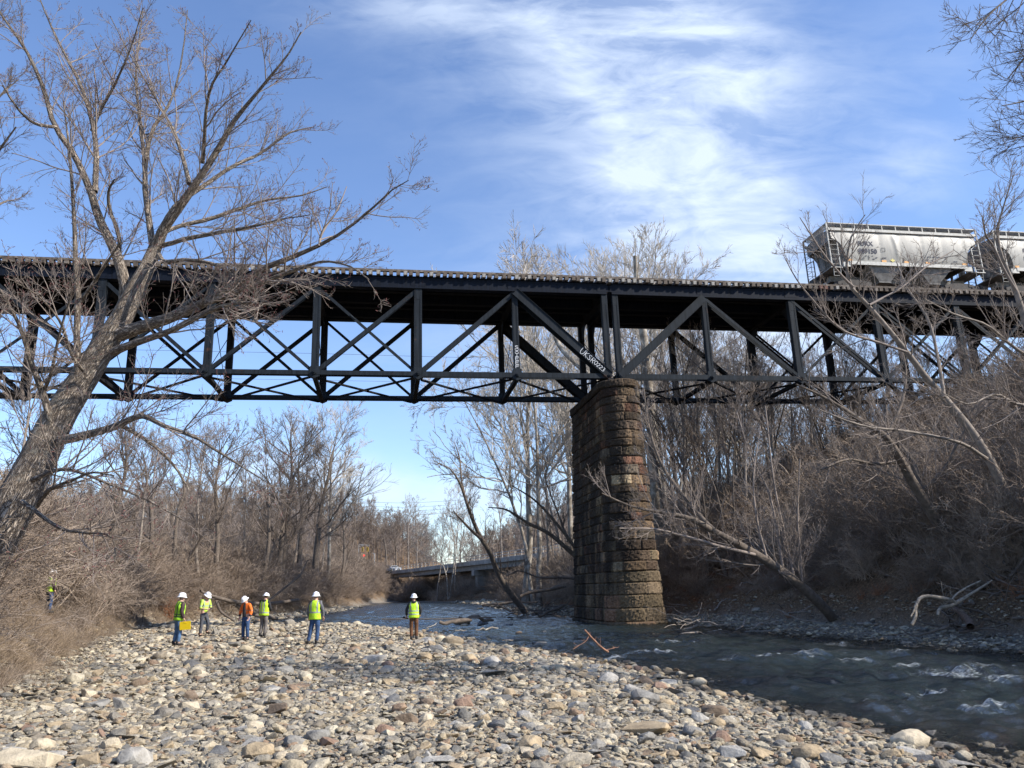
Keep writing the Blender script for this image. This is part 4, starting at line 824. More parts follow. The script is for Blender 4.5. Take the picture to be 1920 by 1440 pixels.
def plated(mb, A, B, w, d):
    """box member with an open underside: two side plates and a cover plate"""
    A = np.asarray(A, float); B = np.asarray(B, float); t = norm(B-A); u = norm(np.cross(t, BN)); u = u if u[2] > 0 else -u
    for q in (-1, 1): o = BN*q*(d/2); mb.beam(A+o, B+o, w, .02, u)
    mb.beam(A+u*(w/2+.012), B+u*(w/2+.012), d+.14, .02, BN)
    for q in (-1, 1):
        o = BN*q*(d/2+.04)-u*(w/2-.02); mb.beam(A+o, B+o, .02, .08, u)
def bars(mb, A, B, w, nb=2, gap=.3, th=.035):
    A = np.asarray(A, float); B = np.asarray(B, float); t = norm(B-A); u = norm(np.cross(t, BN))
    for i in range(nb):
        o = BN*(i-(nb-1)/2)*gap/(max(1, nb-1)); mb.beam(A+o, B+o, th, w, BN)
def pinned(mb, c, r=.13):
    mb.cyl(c-BN*.36, c+BN*.36, r, 14); mb.cyl(c-BN*.42, c+BN*.42, r*.55, 6)
def build_span(s0, sign, P, label, heavy, marks=None):
    NP = 8; t = thing('bridge_span', tuple(Bp(s0, 0, 0)), label, 'bridge span', 'spans of the railway bridge'); O = Bp(s0, 0, 0)
    X = lambda k: s0+sign*P*k if k else (-.2 if sign < 0 else .50)
    def sub(mb, name, m=M_STEEL):
        for i in range(len(mb.v)): mb.v[i] = mb.v[i]-O
        return mb.obj(name, m, t)
    for n in (0, TW):
        near = n == 0
        mb = MB()                                   # plate girder that is the top chord
        a, b = (-.03 if sign < 0 else .31), X(NP)
        zt = 20.5
        mb.beam(Bp(a, n-.14, (ZT+zt)/2), Bp(b, n-.14, (ZT+zt)/2), .02, zt-ZT-.04, BN); mb.beam(Bp(a, n+.14, (ZT+zt)/2), Bp(b, n+.14, (ZT+zt)/2), .02, zt-ZT-.04, BN)
        for z in (ZT, zt): mb.beam(Bp(a, n, z-.01), Bp(b, n, z-.01), .5, .03, BN)
        for z in (ZT+.085, zt-.1):
            mb.beam(Bp(a, n-.158, z), Bp(b, n-.158, z), .016, .13, BN)
        for k in range(NP+1):
            mb.box3(Bp(X(k), n-.165, (ZT+zt)/2), BD*.42, BN*.008, UZ*(zt-ZT-.30)/2)
        sub(mb, 'top_chord', M_GIRD if near else M_DARKST)
        for k in range(1, NP+2):                      # bottom chord eyebars, panel by panel, packed a little in or out
            if k > NP: break
            mb = MB(); nb = [2, 2, 4, 4, 4, 4, 2, 2][k-1]; w = .30 if nb == 2 else .26
            bars(mb, Bp(X(k-1), n, ZB), Bp(X(k), n, ZB), w, nb, .34+.06*(k % 2), .035)
            for e in (k-1, k):
                pass
            sub(mb, 'bottom_chord')
        for k in range(0, NP+1):
            end = k in (0, NP); w = [.36, .34, .46, .42, .40, .42, .46, .34, .36][k]
            mb = MB(); laced(mb, Bp(X(k), n, ZB+.05), Bp(X(k), n, ZT-.02), w, .34)
            pl = MB()
            po = sub(mb, 'vertical_post', M_STEEL if near else M_DARKST)
            mb = MB(); pinned(mb, Bp(X(k), n, ZB)); 
            if not end: mb.prism([Bp(X(k)-.25, n-.2, ZB+.38), Bp(X(k)+.25, n-.2, ZB+.38), Bp(X(k)+.3, n-.2, ZB-.2), Bp(X(k), n-.2, ZB-.34), Bp(X(k)-.3, n-.2, ZB-.2)], BN*.4)
            sub(mb, 'pin')
        for e, k in ((0, 1), (NP, NP-1)):           # inclined end posts
            mb = MB(); plated(mb, Bp(X(e), n, ZB), Bp(X(k)+(0 if True else 0), n, ZT-.05), .5, .5)
            o = sub(mb, 'inclined_end_post', M_STEEL if near else M_DARKST)
        for k in range(1, NP-1):                    # diagonals
            left = k < NP/2
            if left: main = (X(k), ZT-.05, X(k+1), ZB); ctr = (X(k), ZB, X(k+1), ZT-.05)
            else: main = (X(k), ZB, X(k+1), ZT-.05); ctr = (X(k), ZT-.05, X(k+1), ZB)
            q = min(k, NP-1-k); mb = MB(); w = [0, .34, .30, .26][q]
            if heavy: bars(mb, Bp(main[0], n, main[1]), Bp(main[2], n, main[3]), w*.55, 3 if q < 2 else 2, .34)
            else: bars(mb, Bp(main[0], n, main[1]), Bp(main[2], n, main[3]), w*.8, 2, .22)
            sub(mb, 'diagonal', M_STEEL if near else M_DARKST)
            if q >= 2:
                mb = MB(); bars(mb, Bp(ctr[0], n, ctr[1]), Bp(ctr[2], n, ctr[3]), .17, 1 if q == 2 else 2, .14, .03); m1 = (np.array(Bp(ctr[0], n, ctr[1]))*.35+np.array(Bp(ctr[2], n, ctr[3]))*.65); tt = norm(Bp(ctr[2], n, ctr[3])-Bp(ctr[0], n, ctr[1]))
                mb.cyl(m1-tt*.2, m1+tt*.2, .07, 8)
                sub(mb, 'counter_brace', M_STEEL if near else M_DARKST)
    for k in range(0, NP+1):                        # floor beams with gusset knees, struts, sway rods
        mb = MB(); s = X(k); zf0, zf1 = 19.55, 20.45
        mb.beam(Bp(s, .16, (zf0+zf1)/2), Bp(s, TW-.16, (zf0+zf1)/2), .024, zf1-zf0, BD); mb.beam(Bp(s, .16, zf0), Bp(s, TW-.16, zf0), .36, .03, BD)
        for n, e in ((.17, 1), (TW-.17, -1)): mb.prism([Bp(s-.02, n, zf0), Bp(s-.02, n+e*1.25, zf0), Bp(s-.02, n+e*.45, zf0-.85), Bp(s-.02, n, zf0-1.1)], BD*.04)
        sub(mb, 'floor_beam', M_DARKST)
        mb = MB(); laced(mb, Bp(s, .2, ZB-.18), Bp(s, TW-.2, ZB-.18), .3, .24, False); mb.beam(Bp(s, .2, ZB-.18), Bp(s, TW-.2, ZB-.18), .26, .2, BD); sub(mb, 'bottom_strut', M_DARKST)
        mb = MB()
        for a, b in (((.15, ZB+.1), (TW-.15, 18.6)), ((.15, 18.6), (TW-.15, ZB+.1))): mb.cyl(Bp(s+.02*a[1]/20, a[0], a[1]), Bp(s+.02*a[1]/20, b[0], b[1]), .022, 6)
        sub(mb, 'sway_rod', M_DARKST)
    for k in range(NP):                             # bottom laterals
        for a, b in ((.15, TW-.15), (TW-.15, .15)):
            mb = MB(); dz = .03 if a < b else -.09; mb.beam(Bp(X(k)+sign*.2, a, ZB-.2+dz), Bp(X(k+1)-sign*.2, b, ZB-.2+dz), .14, .10, BN); sub(mb, 'lateral_brace', M_DARKST)
    for n in (.62, 1.75+.75, 4.0-.6, 5.2):
        mb = MB(); a, b = X(0), X(NP); mb.beam(Bp(a, n, 20.1), Bp(b, n, 20.1), .03, .68, BN); 
        for z in (19.77, 20.43): mb.beam(Bp(a, n, z), Bp(b, n, z), .34, .03, BN)
        sub(mb, 'stringer', M_DARKST)
    mb = MB()
    if sign: 
        for n in (0, TW):
            mb.box3(Bp(X(0), n, ZB-.36), BD*.16, BN*.42, UZ*.18); mb.box3(Bp(X(0), n, ZB-.55), BD*.17, BN*.6, UZ*.05)
    sub(mb, 'bearing', M_STEEL)
    return t, O
def text_mesh(s, size, place, name, m, parent, O):
    """flat lettering: place(u,v) maps text coordinates to world"""
    cu = bpy.data.curves.new('lettering', 'FONT'); cu.body = s; cu.size = size; cu.align_x = 'LEFT'; cu.offset = size*.03; cu.resolution_u = 3
    tmp = bpy.data.objects.new('lettering', cu); COL.objects.link(tmp); dg = bpy.context.evaluated_depsgraph_get(); me = bpy.data.meshes.new_from_object(tmp.evaluated_get(dg)); bpy.data.objects.remove(tmp)
    me = me.copy(); me.materials.clear(); me.materials.append(m)
    for v in me.vertices: v.co = Vector(tuple(np.asarray(place(v.co.x, v.co.y))-O))
    return link(name, me, parent)
def hand_letters(strokes, place, w, name, m, parent, O, off):
    tb = Tubes()
    for st in strokes:
        p = np.array([place(*q) for q in st])-O
        q = catmull(p, max(6, 4*len(st))) if len(st) > 2 else np.linspace(p[0], p[1], 4)
        tb.add(q, np.full(len(q), w), 6)
    return link(name, tb.mesh(name, m, True), parent)
GL = {'S': [[(.9, .85), (.5, 1), (.1, .8), (.5, .5), (.9, .2), (.5, 0), (.05, .15)]], 'X': [[(0, 1), (1, 0)], [(1, 1), (0, 0)]], 'I': [[(.5, 1), (.5, 0)], [(.05, 1), (.95, 1)], [(.1, 0), (.9, 0)]],
      'E': [[(.95, 1), (.1, 1)], [(.1, 1), (.1, 0)], [(.1, 0), (.95, 0)], [(.1, .5), (.8, .5)]], 'F': [[(.95, 1), (.1, 1)], [(.1, 1), (.1, 0)], [(.1, .5), (.8, .5)]],
      'U': [[(0, 1), (.02, .3), (.45, 0), (.9, .3), (.95, 1)]], 'K': [[(.1, 1), (.1, 0)], [(.95, 1), (.1, .5)], [(.1, .5), (.95, 0)]], 'R': [[(.1, 0), (.1, 1)], [(.1, 1), (.7, .98), (.9, .72), (.6, .5), (.1, .5)], [(.4, .5), (.95, 0)]],
      'O': [[(.5, 1), (.05, .8), (0, .4), (.5, 0), (.95, .4), (.9, .85), (.5, 1)]], '2': [[(.05, .8), (.45, 1), (.9, .75), (.5, .35), (.05, 0)], [(.05, 0), (.95, 0)]], '3': [[(.1, .95), (.6, 1), (.85, .75), (.45, .52)], [(.45, .52), (.95, .3), (.55, 0), (.05, .08)]]}
def bridge():
    tL, OL = build_span(0, -1, PL, 'dark blue truss span over the river, left of the stone pier, with white graffiti', False)
    tR, OR = build_span(GAP, 1, PR, 'dark blue truss span right of the stone pier, under the hopper cars', True)
    tL['label'] = 'dark blue truss span over the river, left of the stone pier, with white graffiti'
    # graffiti stacked down the post next to the pier
    for i, ch in enumerate('SXIEEF'):
        z = 16.05-.245*i
        hand_letters(GL[ch], lambda u, v: Bp(-PL+(u-.5)*.24, -.19, z+v*.19), .016, 'graffiti_letter', M_GRAF, tL, OL, 0)
    A = Bp(-.2, 0, ZB); B = Bp(-PL, 0, ZT); tt = norm(B-A); u_ = -tt; v_ = norm(np.cross(BN, tt)); v_ = v_ if v_[2] > 0 else -v_
    xx = 2.35
    for ch, h in zip('UKSRO223', (.42, .36, .34, .34, .28, .24, .24, .24)):
        w = h*.62; hand_letters(GL[ch], lambda u, v: A+tt*(xx-u*w)+v_*((v-.5)*h)+BN*(-.275), .016, 'graffiti_letter', M_GRAF, tL, OL, 0); xx -= w+.05
    # track ---------------------------------------------------------
    O = Bp(0, 0, 20.5); t = thing('railway_track', tuple(O), 'railway track of close timber ties along the top of the truss bridge', 'railway track')
    rng = np.random.default_rng(31); base = {}
    for i, m in enumerate((M_TIE, M_TIEG, M_TIER)):
        mb = MB(); mb.box3([0, 0, 0], BD*.115, BN*(TW+.9)/2, UZ*.115); base[i] = mb.mesh('crosstie', m)
    s = -47.0; k = 0; rest = MB(); ties = []
    while s < 49: ties.append(s); s += .40
    vis = [q for q in ties if -33.5 < q < 31]
    pick = set(np.array(sorted(vis, key=lambda q: q))[:0]); order = sorted(vis, key=lambda q: abs(q+4))[:100]; pick = set(order)
    for s in ties:
        j = rng.normal(0, .025); dz = rng.normal(0, .012); kind = 0 if rng.uniform() > .38 else 1
        if s > 4 and rng.uniform() < .3: kind = 1
        if s > 14 and rng.uniform() < .2: kind = 2
        c = Bp(s+rng.normal(0, .02), TW/2+j, 20.62+dz)
        if s in pick:
            o = link('crosstie', base[kind], t); o.location = tuple(c-O); o.rotation_euler = (0, 0, rng.normal(0, .006))
        else: rest.box3(c-O, BD*.115, BN*(TW+.9)/2, UZ*.115)
    o = rest.obj('crossties', M_TIE, t); o['kind'] = 'stuff'
    for n in (-.3, TW+.3):
        s = -47
        mb = MB(); mb.box3(Bp(1, n, 20.80)-O, BD*48, BN*.1, UZ*.065); mb.obj('guard_timber', M_TIE, t)
    for n in (1.75-.76, 1.75+.76, 4.6-.76+.3, 4.6+.76+.1):
        mb = MB(); mb.box3(Bp(1, n, 20.745)-O, BD*48, BN*.07, UZ*.01); mb.box3(Bp(1, n, 20.82)-O, BD*48, BN*.01, UZ*.07); mb.box3(Bp(1, n, 20.895)-O, BD*48, BN*.036, UZ*.02); mb.obj('rail', M_RAIL, t)
bridge()

# ------------------------------------------------------------------ stone pier
def pier():
    rng = np.random.default_rng(13)
    m = bpy.data.materials.new('sandstone'); m.use_nodes = True; t = m.node_tree; b = t.nodes['Principled BSDF']; b.inputs['Roughness'].default_value = .95; b.inputs['Specular IOR Level'].default_value = .2
    col = N(t, 'ShaderNodeAttribute', attribute_name='stone_tint').outputs['Color']; tc = N(t, 'ShaderNodeTexCoord').outputs['Object']
    nz = N(t, 'ShaderNodeTexNoise', i={'Scale': 5, 'Detail': 10, 'Roughness': .7}); Lk(t, tc, nz.inputs['Vector'])
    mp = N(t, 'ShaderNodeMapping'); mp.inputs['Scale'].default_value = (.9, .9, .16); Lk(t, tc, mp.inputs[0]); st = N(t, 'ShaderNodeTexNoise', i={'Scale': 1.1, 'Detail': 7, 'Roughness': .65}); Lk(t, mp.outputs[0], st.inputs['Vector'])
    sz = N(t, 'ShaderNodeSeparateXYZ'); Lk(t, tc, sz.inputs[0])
    mul = N(t, 'ShaderNodeMix', data_type='RGBA', blend_type='MULTIPLY'); mul.inputs[0].default_value = 1; r = N(t, 'ShaderNodeValToRGB'); e = r.color_ramp.elements; e[0].position = .3; e[0].color = (.5, .48, .45, 1); e[1].position = .7; e[1].color = (1.15, 1.1, 1, 1)
    Lk(t, nz.outputs['Fac'], r.inputs[0]); Lk(t, col, mul.inputs[6]); Lk(t, r.outputs[0], mul.inputs[7])
    soot_shade = M(t, 'MULTIPLY', M(t, 'SUBTRACT', M(t, 'ADD', M(t, 'ADD', st.outputs['Fac'], M(t, 'MULTIPLY', sz.outputs[0], -.055)), M(t, 'MULTIPLY', sz.outputs[2], .012)), .53), 8, clamp=True)  # black stain noise, heavier at the top; left side's shade painted in too
    mx = N(t, 'ShaderNodeMix', data_type='RGBA'); Lk(t, M(t, 'MULTIPLY', soot_shade, .85), mx.inputs[0]); Lk(t, mul.outputs[2], mx.inputs[6]); mx.inputs[7].default_value = (.022, .018, .015, 1)
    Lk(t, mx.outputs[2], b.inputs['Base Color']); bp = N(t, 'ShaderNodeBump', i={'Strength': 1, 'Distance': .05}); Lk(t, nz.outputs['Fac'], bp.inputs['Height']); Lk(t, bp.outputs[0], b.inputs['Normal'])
    # courses
    zs = [-.6, .15, .85, 1.55, 2.2, 2.8, 3.35]
    while zs[-1] < 13.3: zs.append(zs[-1]+rng.uniform(.44, .6))
    zs = [z for z in zs if z < 13.35]+[13.38, 13.86]
    N0, N1, W0 = -.45, 6.3, 1.12; STP = .07
    Vs = []; Qs = []; C = []; off = 0
    def ring(hw, S):
        """points and outward normals around the stadium plan; S in [0,1)"""
        Ls = N1-N0; per = 2*Ls+2*math.pi*hw; s = S*per; P = np.zeros((len(s), 2)); Nn = np.zeros((len(s), 2))
        a = s < math.pi*hw; th = math.pi+s[a]/hw; P[a] = np.stack([np.cos(th)*hw, N0+np.sin(th)*hw], 1); Nn[a] = np.stack([np.cos(th), np.sin(th)], 1)
        b_ = (~a) & (s < math.pi*hw+Ls); P[b_] = np.stack([np.full(b_.sum(), hw), N0+s[b_]-math.pi*hw], 1); Nn[b_] = [1, 0]
        c = (s >= math.pi*hw+Ls) & (s < 2*math.pi*hw+Ls); th = (s[c]-math.pi*hw-Ls)/hw; P[c] = np.stack([np.cos(th)*hw, N1+np.sin(th)*hw], 1); Nn[c] = np.stack([np.cos(th), np.sin(th)], 1)
        d = s >= 2*math.pi*hw+Ls; P[d] = np.stack([np.full(d.sum(), -hw), N1-(s[d]-2*math.pi*hw-Ls)], 1); Nn[d] = [-1, 0]
        return P, Nn, per
    pal = np.array([(.19, .135, .09), (.24, .17, .11), (.15, .11, .08), (.28, .2, .13), (.21, .15, .11), (.24, .13, .09), (.17, .14, .11), (.34, .27, .18)])*.5
    ns = 330; S = np.arange(ns)/ns
    for ci in range(len(zs)-1):
        z0, z1 = zs[ci], zs[ci+1]; nz_ = max(6, int((z1-z0)/STP)); cap = ci == len(zs)-2
        cuts = [rng.uniform(0, .05)]
        while cuts[-1] < 1: cuts.append(cuts[-1]+rng.uniform(.03, .062)*(1.25 if ci < 4 else 1))
        cuts = np.array(cuts); bi = np.searchsorted(cuts, S); lo = np.where(bi > 0, cuts[np.maximum(bi-1, 0)], cuts[0]-.05); hi = np.where(bi < len(cuts), cuts[np.minimum(bi, len(cuts)-1)], 1.05)
        prot = rng.uniform(-.02, .075, len(cuts)+2)[bi]; tint = pal[rng.integers(0, len(pal), len(cuts)+2)][bi]*(rng.choice([.45, .8, 1., 1.25, 2.0], len(cuts)+2, p=[.15, .25, .25, .2, .15])*rng.uniform(.8, 1.2, len(cuts)+2))[bi][:, None]*1.25
        if ci < 5: tint = tint*.6+np.array([.20, .165, .11])*.4
        tilt = rng.normal(0, .05, len(cuts)+2)[bi]
        for k in range(nz_+1):
            f = k/nz_; z = z0+(z1-z0)*f; hw = W0+.040*(13.86-z)+(.1 if cap else 0)+(.12 if ci == 0 else 0)+(.06 if ci == 1 else 0)
            P, Nn, per = ring(hw, S); ds = np.minimum(S-lo, hi-S)*per; dz = min(f, 1-f)*(z1-z0); e_ = np.minimum(ds, dz)
            dsp = -.03+.04*np.clip(e_/.025, 0, 1)+(.010+prot)*np.clip(e_/.06, 0, 1)**.7+tilt*(f-.5)*.8
            dsp += .016*np.sin(S*per*9+ci*3+z*7)*np.sin(z*13+S*per*5+ci)+.014*np.sin(S*per*23+bi*5+z*19)*np.sin(z*31-S*per*11+bi)+rng.normal(0, .013, ns)
            dsp = dsp+(.03 if cap else 0)
            Q2 = P+Nn*dsp[:, None]
            Vs.append(BO+BD*(.17+Q2[:, :1])+BN*Q2[:, 1:]+UZ*z); C.append(tint)
        nr = nz_+1; i = off+(np.arange(nr-1)*ns)[:, None]; j = np.arange(ns)[None]; j2 = (j+1) % ns
        Qs.append(np.stack([i+j, i+j2, i+j2+ns, i+j+ns], -1).reshape(-1, 4)); off += nr*ns
        if ci < len(zs)-2:
            pass
    V = np.concatenate(Vs); Cc = np.concatenate(C); Q = np.concatenate(Qs)
    top = V[-ns:]; c = top.mean(0); V = np.vstack([V, c]); Cc = np.vstack([Cc, pal[0]]); j = np.arange(ns)+len(V)-1-ns; T = np.stack([j, np.roll(j, -1), np.full(ns, len(V)-1)], 1)
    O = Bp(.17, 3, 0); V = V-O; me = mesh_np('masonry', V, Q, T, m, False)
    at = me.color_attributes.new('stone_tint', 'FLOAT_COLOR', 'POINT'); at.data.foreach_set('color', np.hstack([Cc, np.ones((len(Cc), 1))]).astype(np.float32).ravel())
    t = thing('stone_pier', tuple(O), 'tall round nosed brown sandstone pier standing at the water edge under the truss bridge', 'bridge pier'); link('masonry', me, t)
    mb = MB()
    for n in (0, TW): mb.box3(Bp(.18, n, 13.86)-O, BD*.75, BN*.62, UZ*.04)
    mb.obj('bearing_stone', mat('bearing_stone', (.18, .15, .11), .9, (.6, 1.3), .3, 5), t)
pier()

# ------------------------------------------------------------------ hopper cars
M_CAR = None
def car_mat():
    m = bpy.data.materials.new('hopper_paint'); m.use_nodes = True; t = m.node_tree; b = t.nodes['Principled BSDF']; b.inputs['Roughness'].default_value = .5
    tc = N(t, 'ShaderNodeTexCoord').outputs['Object']; mp = N(t, 'ShaderNodeMapping'); mp.inputs['Scale'].default_value = (2.2, 2.2, .35); Lk(t, tc, mp.inputs[0])
    n1 = N(t, 'ShaderNodeTexNoise', i={'Scale': 1.5, 'Detail': 8, 'Roughness': .65}); Lk(t, mp.outputs[0], n1.inputs['Vector']); n2 = N(t, 'ShaderNodeTexNoise', i={'Scale': 2.2, 'Detail': 10, 'Roughness': .75}); Lk(t, tc, n2.inputs['Vector'])
    r = N(t, 'ShaderNodeValToRGB'); e = r.color_ramp.elements; e[0].position = .3; e[0].color = (.27, .255, .225, 1); e[1].position = .7; e[1].color = (.41, .385, .335, 1); Lk(t, n1.outputs['Fac'], r.inputs[0])
    f = M(t, 'MULTIPLY', M(t, 'SUBTRACT', n2.outputs['Fac'], .68), 8, clamp=True); mx = N(t, 'ShaderNodeMix', data_type='RGBA'); Lk(t, f, mx.inputs[0]); Lk(t, r.outputs[0], mx.inputs[6]); mx.inputs[7].default_value = (.26, .19, .14, 1)
    Lk(t, mx.outputs[2], b.inputs['Base Color']); return m
M_CAR = car_mat(); M_CARD = mat('hopper_underside', (.17, .16, .15), .8, (.5, 1.4), .1, 2.5); M_WHITE = mat('white_steel', (.5, .48, .43), .6, (.7, 1.1), 0, 5); M_WALK = mat('running_board', (.46, .5, .56), .6, (.8, 1.2), 0, 6)
M_TRUCK = mat('truck_casting', (.045, .038, .033), .8, (.6, 1.6), .2, 5); M_ORANGE = mat('orange_reflector', (.62, .27, .04), .5); M_INK = mat('navy_lettering', (.03, .032, .06), .7); M_YEL = mat('yellow_marking', (.62, .52, .14), .6)
def hopper(label, detail):
    t = thing('hopper_car', (0, 0, 0), label, 'rail car', 'covered hopper cars on the bridge')
    # local: x along car 0..11.65, y across -1.5 (near side) .. 1.5, z above the tie tops' level 20.72
    Lc = 11.65; zb, zt = 2.0, 4.48
    side = lambda z: 1.20+.32*np.sin(np.clip((z-1.85+.25)/(zt-1.85+1.15), 0, 1)*math.pi)**.8
    xmin = lambda z: np.where(z < 3.82, .25+.98*np.sqrt(np.clip(1-((z-2.05)/1.78)**2, 0, 1)), .25)
    nz, nx = 26, 90; Z = np.linspace(zb, zt, nz); mb = MB()
    def shell(sgn):
        u = np.linspace(0, 1, nx)[None]; z = Z[:, None]; x0 = xmin(z); x1 = Lc-xmin(z); x = x0+(x1-x0)*u
        seam = 1.62; ph = (x-.6) % seam; bul = .03*np.sin(np.clip(ph/seam, 0, 1)*math.pi)**.5-.015*np.exp(-((ph-.0)/.03)**2)
        dent = .05*np.exp(-((x-5.1-(z-3.3)*-.12)/.13)**2)*np.clip((z-2.3)/.5, 0, 1)*np.clip((4.4-z)/.4, 0, 1)*(1 if sgn < 0 else 0)
        y = sgn*(side(z)+bul+dent+0*x); V = np.stack([x+0*z, y, z+0*x], -1).reshape(-1, 3); i = (np.arange(nz-1)*nx)[:, None]; j = np.arange(nx-1)[None]; q = np.stack([i+j, i+j+1, i+j+nx+1, i+j+nx], -1).reshape(-1, 4)
        mb.raw(V, q if sgn < 0 else q[:, ::-1]); return V
    shell(-1); shell(1)
    mb.obj('body', M_CAR, t, True)
    mb = MB()                                       # end slope sheets across the car, curved like the side opening, and roof
    for e in (0, 1):
        y = side(Z); x = xmin(Z) if e == 0 else Lc-xmin(Z); V = np.stack([np.concatenate([x, x]), np.concatenate([-y, y]), np.concatenate([Z, Z])], 1); i = np.arange(nz-1); mb.raw(V, np.stack([i, i+nz, i+nz+1, i+1], 1))
    th = np.linspace(-1, 1, 13); V = np.array([[x, 1.44*a, zt+.26*(1-a*a)] for x in (.2, Lc-.2) for a in th]); i = np.arange(12); mb.raw(V, np.stack([i, i+1, i+14, i+13], 1))
    for x in (.2, Lc-.2): mb.prism([[x, -1.44, zt-.7], [x, 1.44, zt-.7], [x, 1.44, zt]]+[[x, 1.44*a, zt+.26*(1-a*a)] for a in np.linspace(.8, -.8, 7)]+[[x, -1.44, zt]], np.array([.02 if x < 1 else -.02, 0, 0]))
    mb.obj('end_sheet', M_CARD, t)
    mb = MB()
    for s in (-1, 1):
        mb.box([.12, s*1.5-.05, zt-.02], [Lc-.12, s*1.5+.05, zt+.17]); 
    mb.obj('top_rail', M_WHITE, t)
    mb = MB()
    for s in (-1, 1): mb.box([.2, s*1.545-.006, zt-.05], [Lc-.2, s*1.545+.006, zt-.022])
    mb.obj('dark_seam', M_TRUCK, t)
    mb = MB()
    for s in (-1, 1): mb.box([1.35, s*1.5-.06, 1.95], [Lc-1.35, s*1.5+.06, 2.2]); mb.box([.9, s*1.48-.05, 1.78], [1.5, s*1.48+.05, 2.12]); mb.box([Lc-1.5, s*1.48-.05, 1.78], [Lc-.9, s*1.48+.05, 2.12])
    mb.obj('side_sill', M_WHITE, t)
    mb = MB(); mb.box([.6, -.25, 1.2], [Lc-.6, .25, 1.6]); mb.box([.0, -1.45, 1.72], [1.1, 1.45, 1.8]); mb.box([Lc-1.1, -1.45, 1.72], [Lc, 1.45, 1.8])
    for x in (.35, Lc-.35): mb.cyl([x, .0, 2.0], [x, .0, 3.0], .18, 12)
    for x, s in ((.6, 1), (Lc-.6, -1)):
        for y in (-.75, 0, .75): mb.beam([x+s*.1, y, 1.75], [x+s*-.25, y, 3.8], .1, .1, [0, 1, 0])
    mb.obj('centre_sill', M_CARD, t)
    for xc in (4.1, 7.9):                           # discharge hoppers
        for y0, y1 in ((-1.42, -.1), (.1, 1.42)):
            mb = MB(); top = [[xc-1.35, y0, 1.98], [xc+1.35, y0, 1.98], [xc+1.35, y1, 1.98], [xc-1.35, y1, 1.98]]; ym = (y0+y1)/2; bot = [[xc-.42, ym-.35, .95], [xc+.42, ym-.35, .95], [xc+.42, ym+.35, .95], [xc-.42, ym+.35, .95]]
            mb.raw(np.array(top+bot), [[0, 1, 5, 4], [1, 2, 6, 5], [2, 3, 7, 6], [3, 0, 4, 7], [4, 5, 6, 7], [3, 2, 1, 0]]); mb.box([xc-.46, ym-.38, .86], [xc+.46, ym+.38, .95]); mb.obj('discharge_hopper', M_CARD, t)
    mb = MB()                                       # running board round the roof edge
    for s in (-1, 1): mb.box([0, min(s*1.52, s*1.02), zt+.50], [Lc, max(s*1.52, s*1.02), zt+.53])
    for x in (0, Lc-.6): mb.box([x, -1.0, zt+.50], [x+.6, 1.0, zt+.53])
    for s in (-1, 1): mb.box([0, s*1.05-.01, zt+.2], [Lc, s*1.05+.01, zt+.498])
    mb.obj('running_board', M_WALK, t)
    mb = MB()
    for s in (-1, 1):
        for k in range(12): x = .08+(Lc-.16)*k/11; mb.box([x-.035, s*1.5-.02, zt+.171], [x+.035, s*1.5+.02, zt+.499])
        mb.box([0, s*1.53-.012, zt+.5], [Lc, s*1.53+.012, zt+.56])
    mb.obj('board_support', M_WHITE, t)
    for xe, d in ((.03, 1), (Lc-.03, -1)):
        for s in (-1, 1):
            mb = MB(); mb.box([xe-.035, s*1.5-.035, 1.74], [xe+.035, s*1.5+.035, zt+.5]); mb.obj('corner_post', M_WHITE if s < 0 else M_CARD, t)
            mb = MB(); x2 = xe+d*.62; mb.box([x2-.03, s*1.5-.03, 1.74], [x2+.03, s*1.5+.03, 3.55])
            for k in range(6): z = 1.95+k*.36; mb.cyl([xe, s*1.5, z], [x2, s*1.5, z], .018, 6)
            mb.box([min(xe, x2)-.1, s*1.5-.05, 1.68], [max(xe, x2)+.12, s*1.5+.05, 1.735])
            for xx in (xe+d*.08, x2-d*.02): mb.cyl([xx, s*1.5, 1.68], [xx, s*1.46, 1.1], .02, 6)
            for z in (1.12, 1.38): mb.cyl([xe+d*.08, s*1.46, z], [x2-d*.02, s*1.46, z], .02, 6)
            mb.obj('ladder', M_WHITE if s < 0 else M_CARD, t)
        mb = MB()
        for k in range(7): z = 2.0+k*.38; mb.cyl([xe, .9, z], [xe, 1.45, z], .016, 6)
        mb.cyl([xe, .9, 1.8], [xe, .9, 4.6], .02, 6); mb.cyl([xe, -1.4, 3.1], [xe, 1.4, 3.1], .02, 6)
        mb.obj('grab_iron', M_CARD, t)
        mb = MB(); mb.box([min(xe, xe-d*.5), -.12, 1.0], [max(xe, xe-d*.5), .12, 1.3]); mb.box([min(xe-d*.45, xe-d*.75), -.2, .95], [max(xe-d*.45, xe-d*.75), .2, 1.35]); mb.obj('coupler', M_TRUCK, t)
    for xc in (1.75, Lc-1.75):                      # trucks
        tr = MB(); tr.box([xc-.2, -1.15, .55], [xc+.2, 1.15, .95])
        for s in (-1, 1):
            y = s*1.12; tr.prism([[xc-1.25, y-.07, .62], [xc-1.25, y-.07, .82], [xc-.5, y-.07, .98], [xc+.5, y-.07, .98], [xc+1.25, y-.07, .82], [xc+1.25, y-.07, .62], [xc+.45, y-.07, .38], [xc-.45, y-.07, .38]], np.array([0, .14, 0]))
            for k in (-.12, .0, .12): tr.cyl([xc+k, y-.1*s, .4], [xc+k, y-.1*s, .7], .05, 8)
        a = tr.obj('truck_frame', M_TRUCK, t)
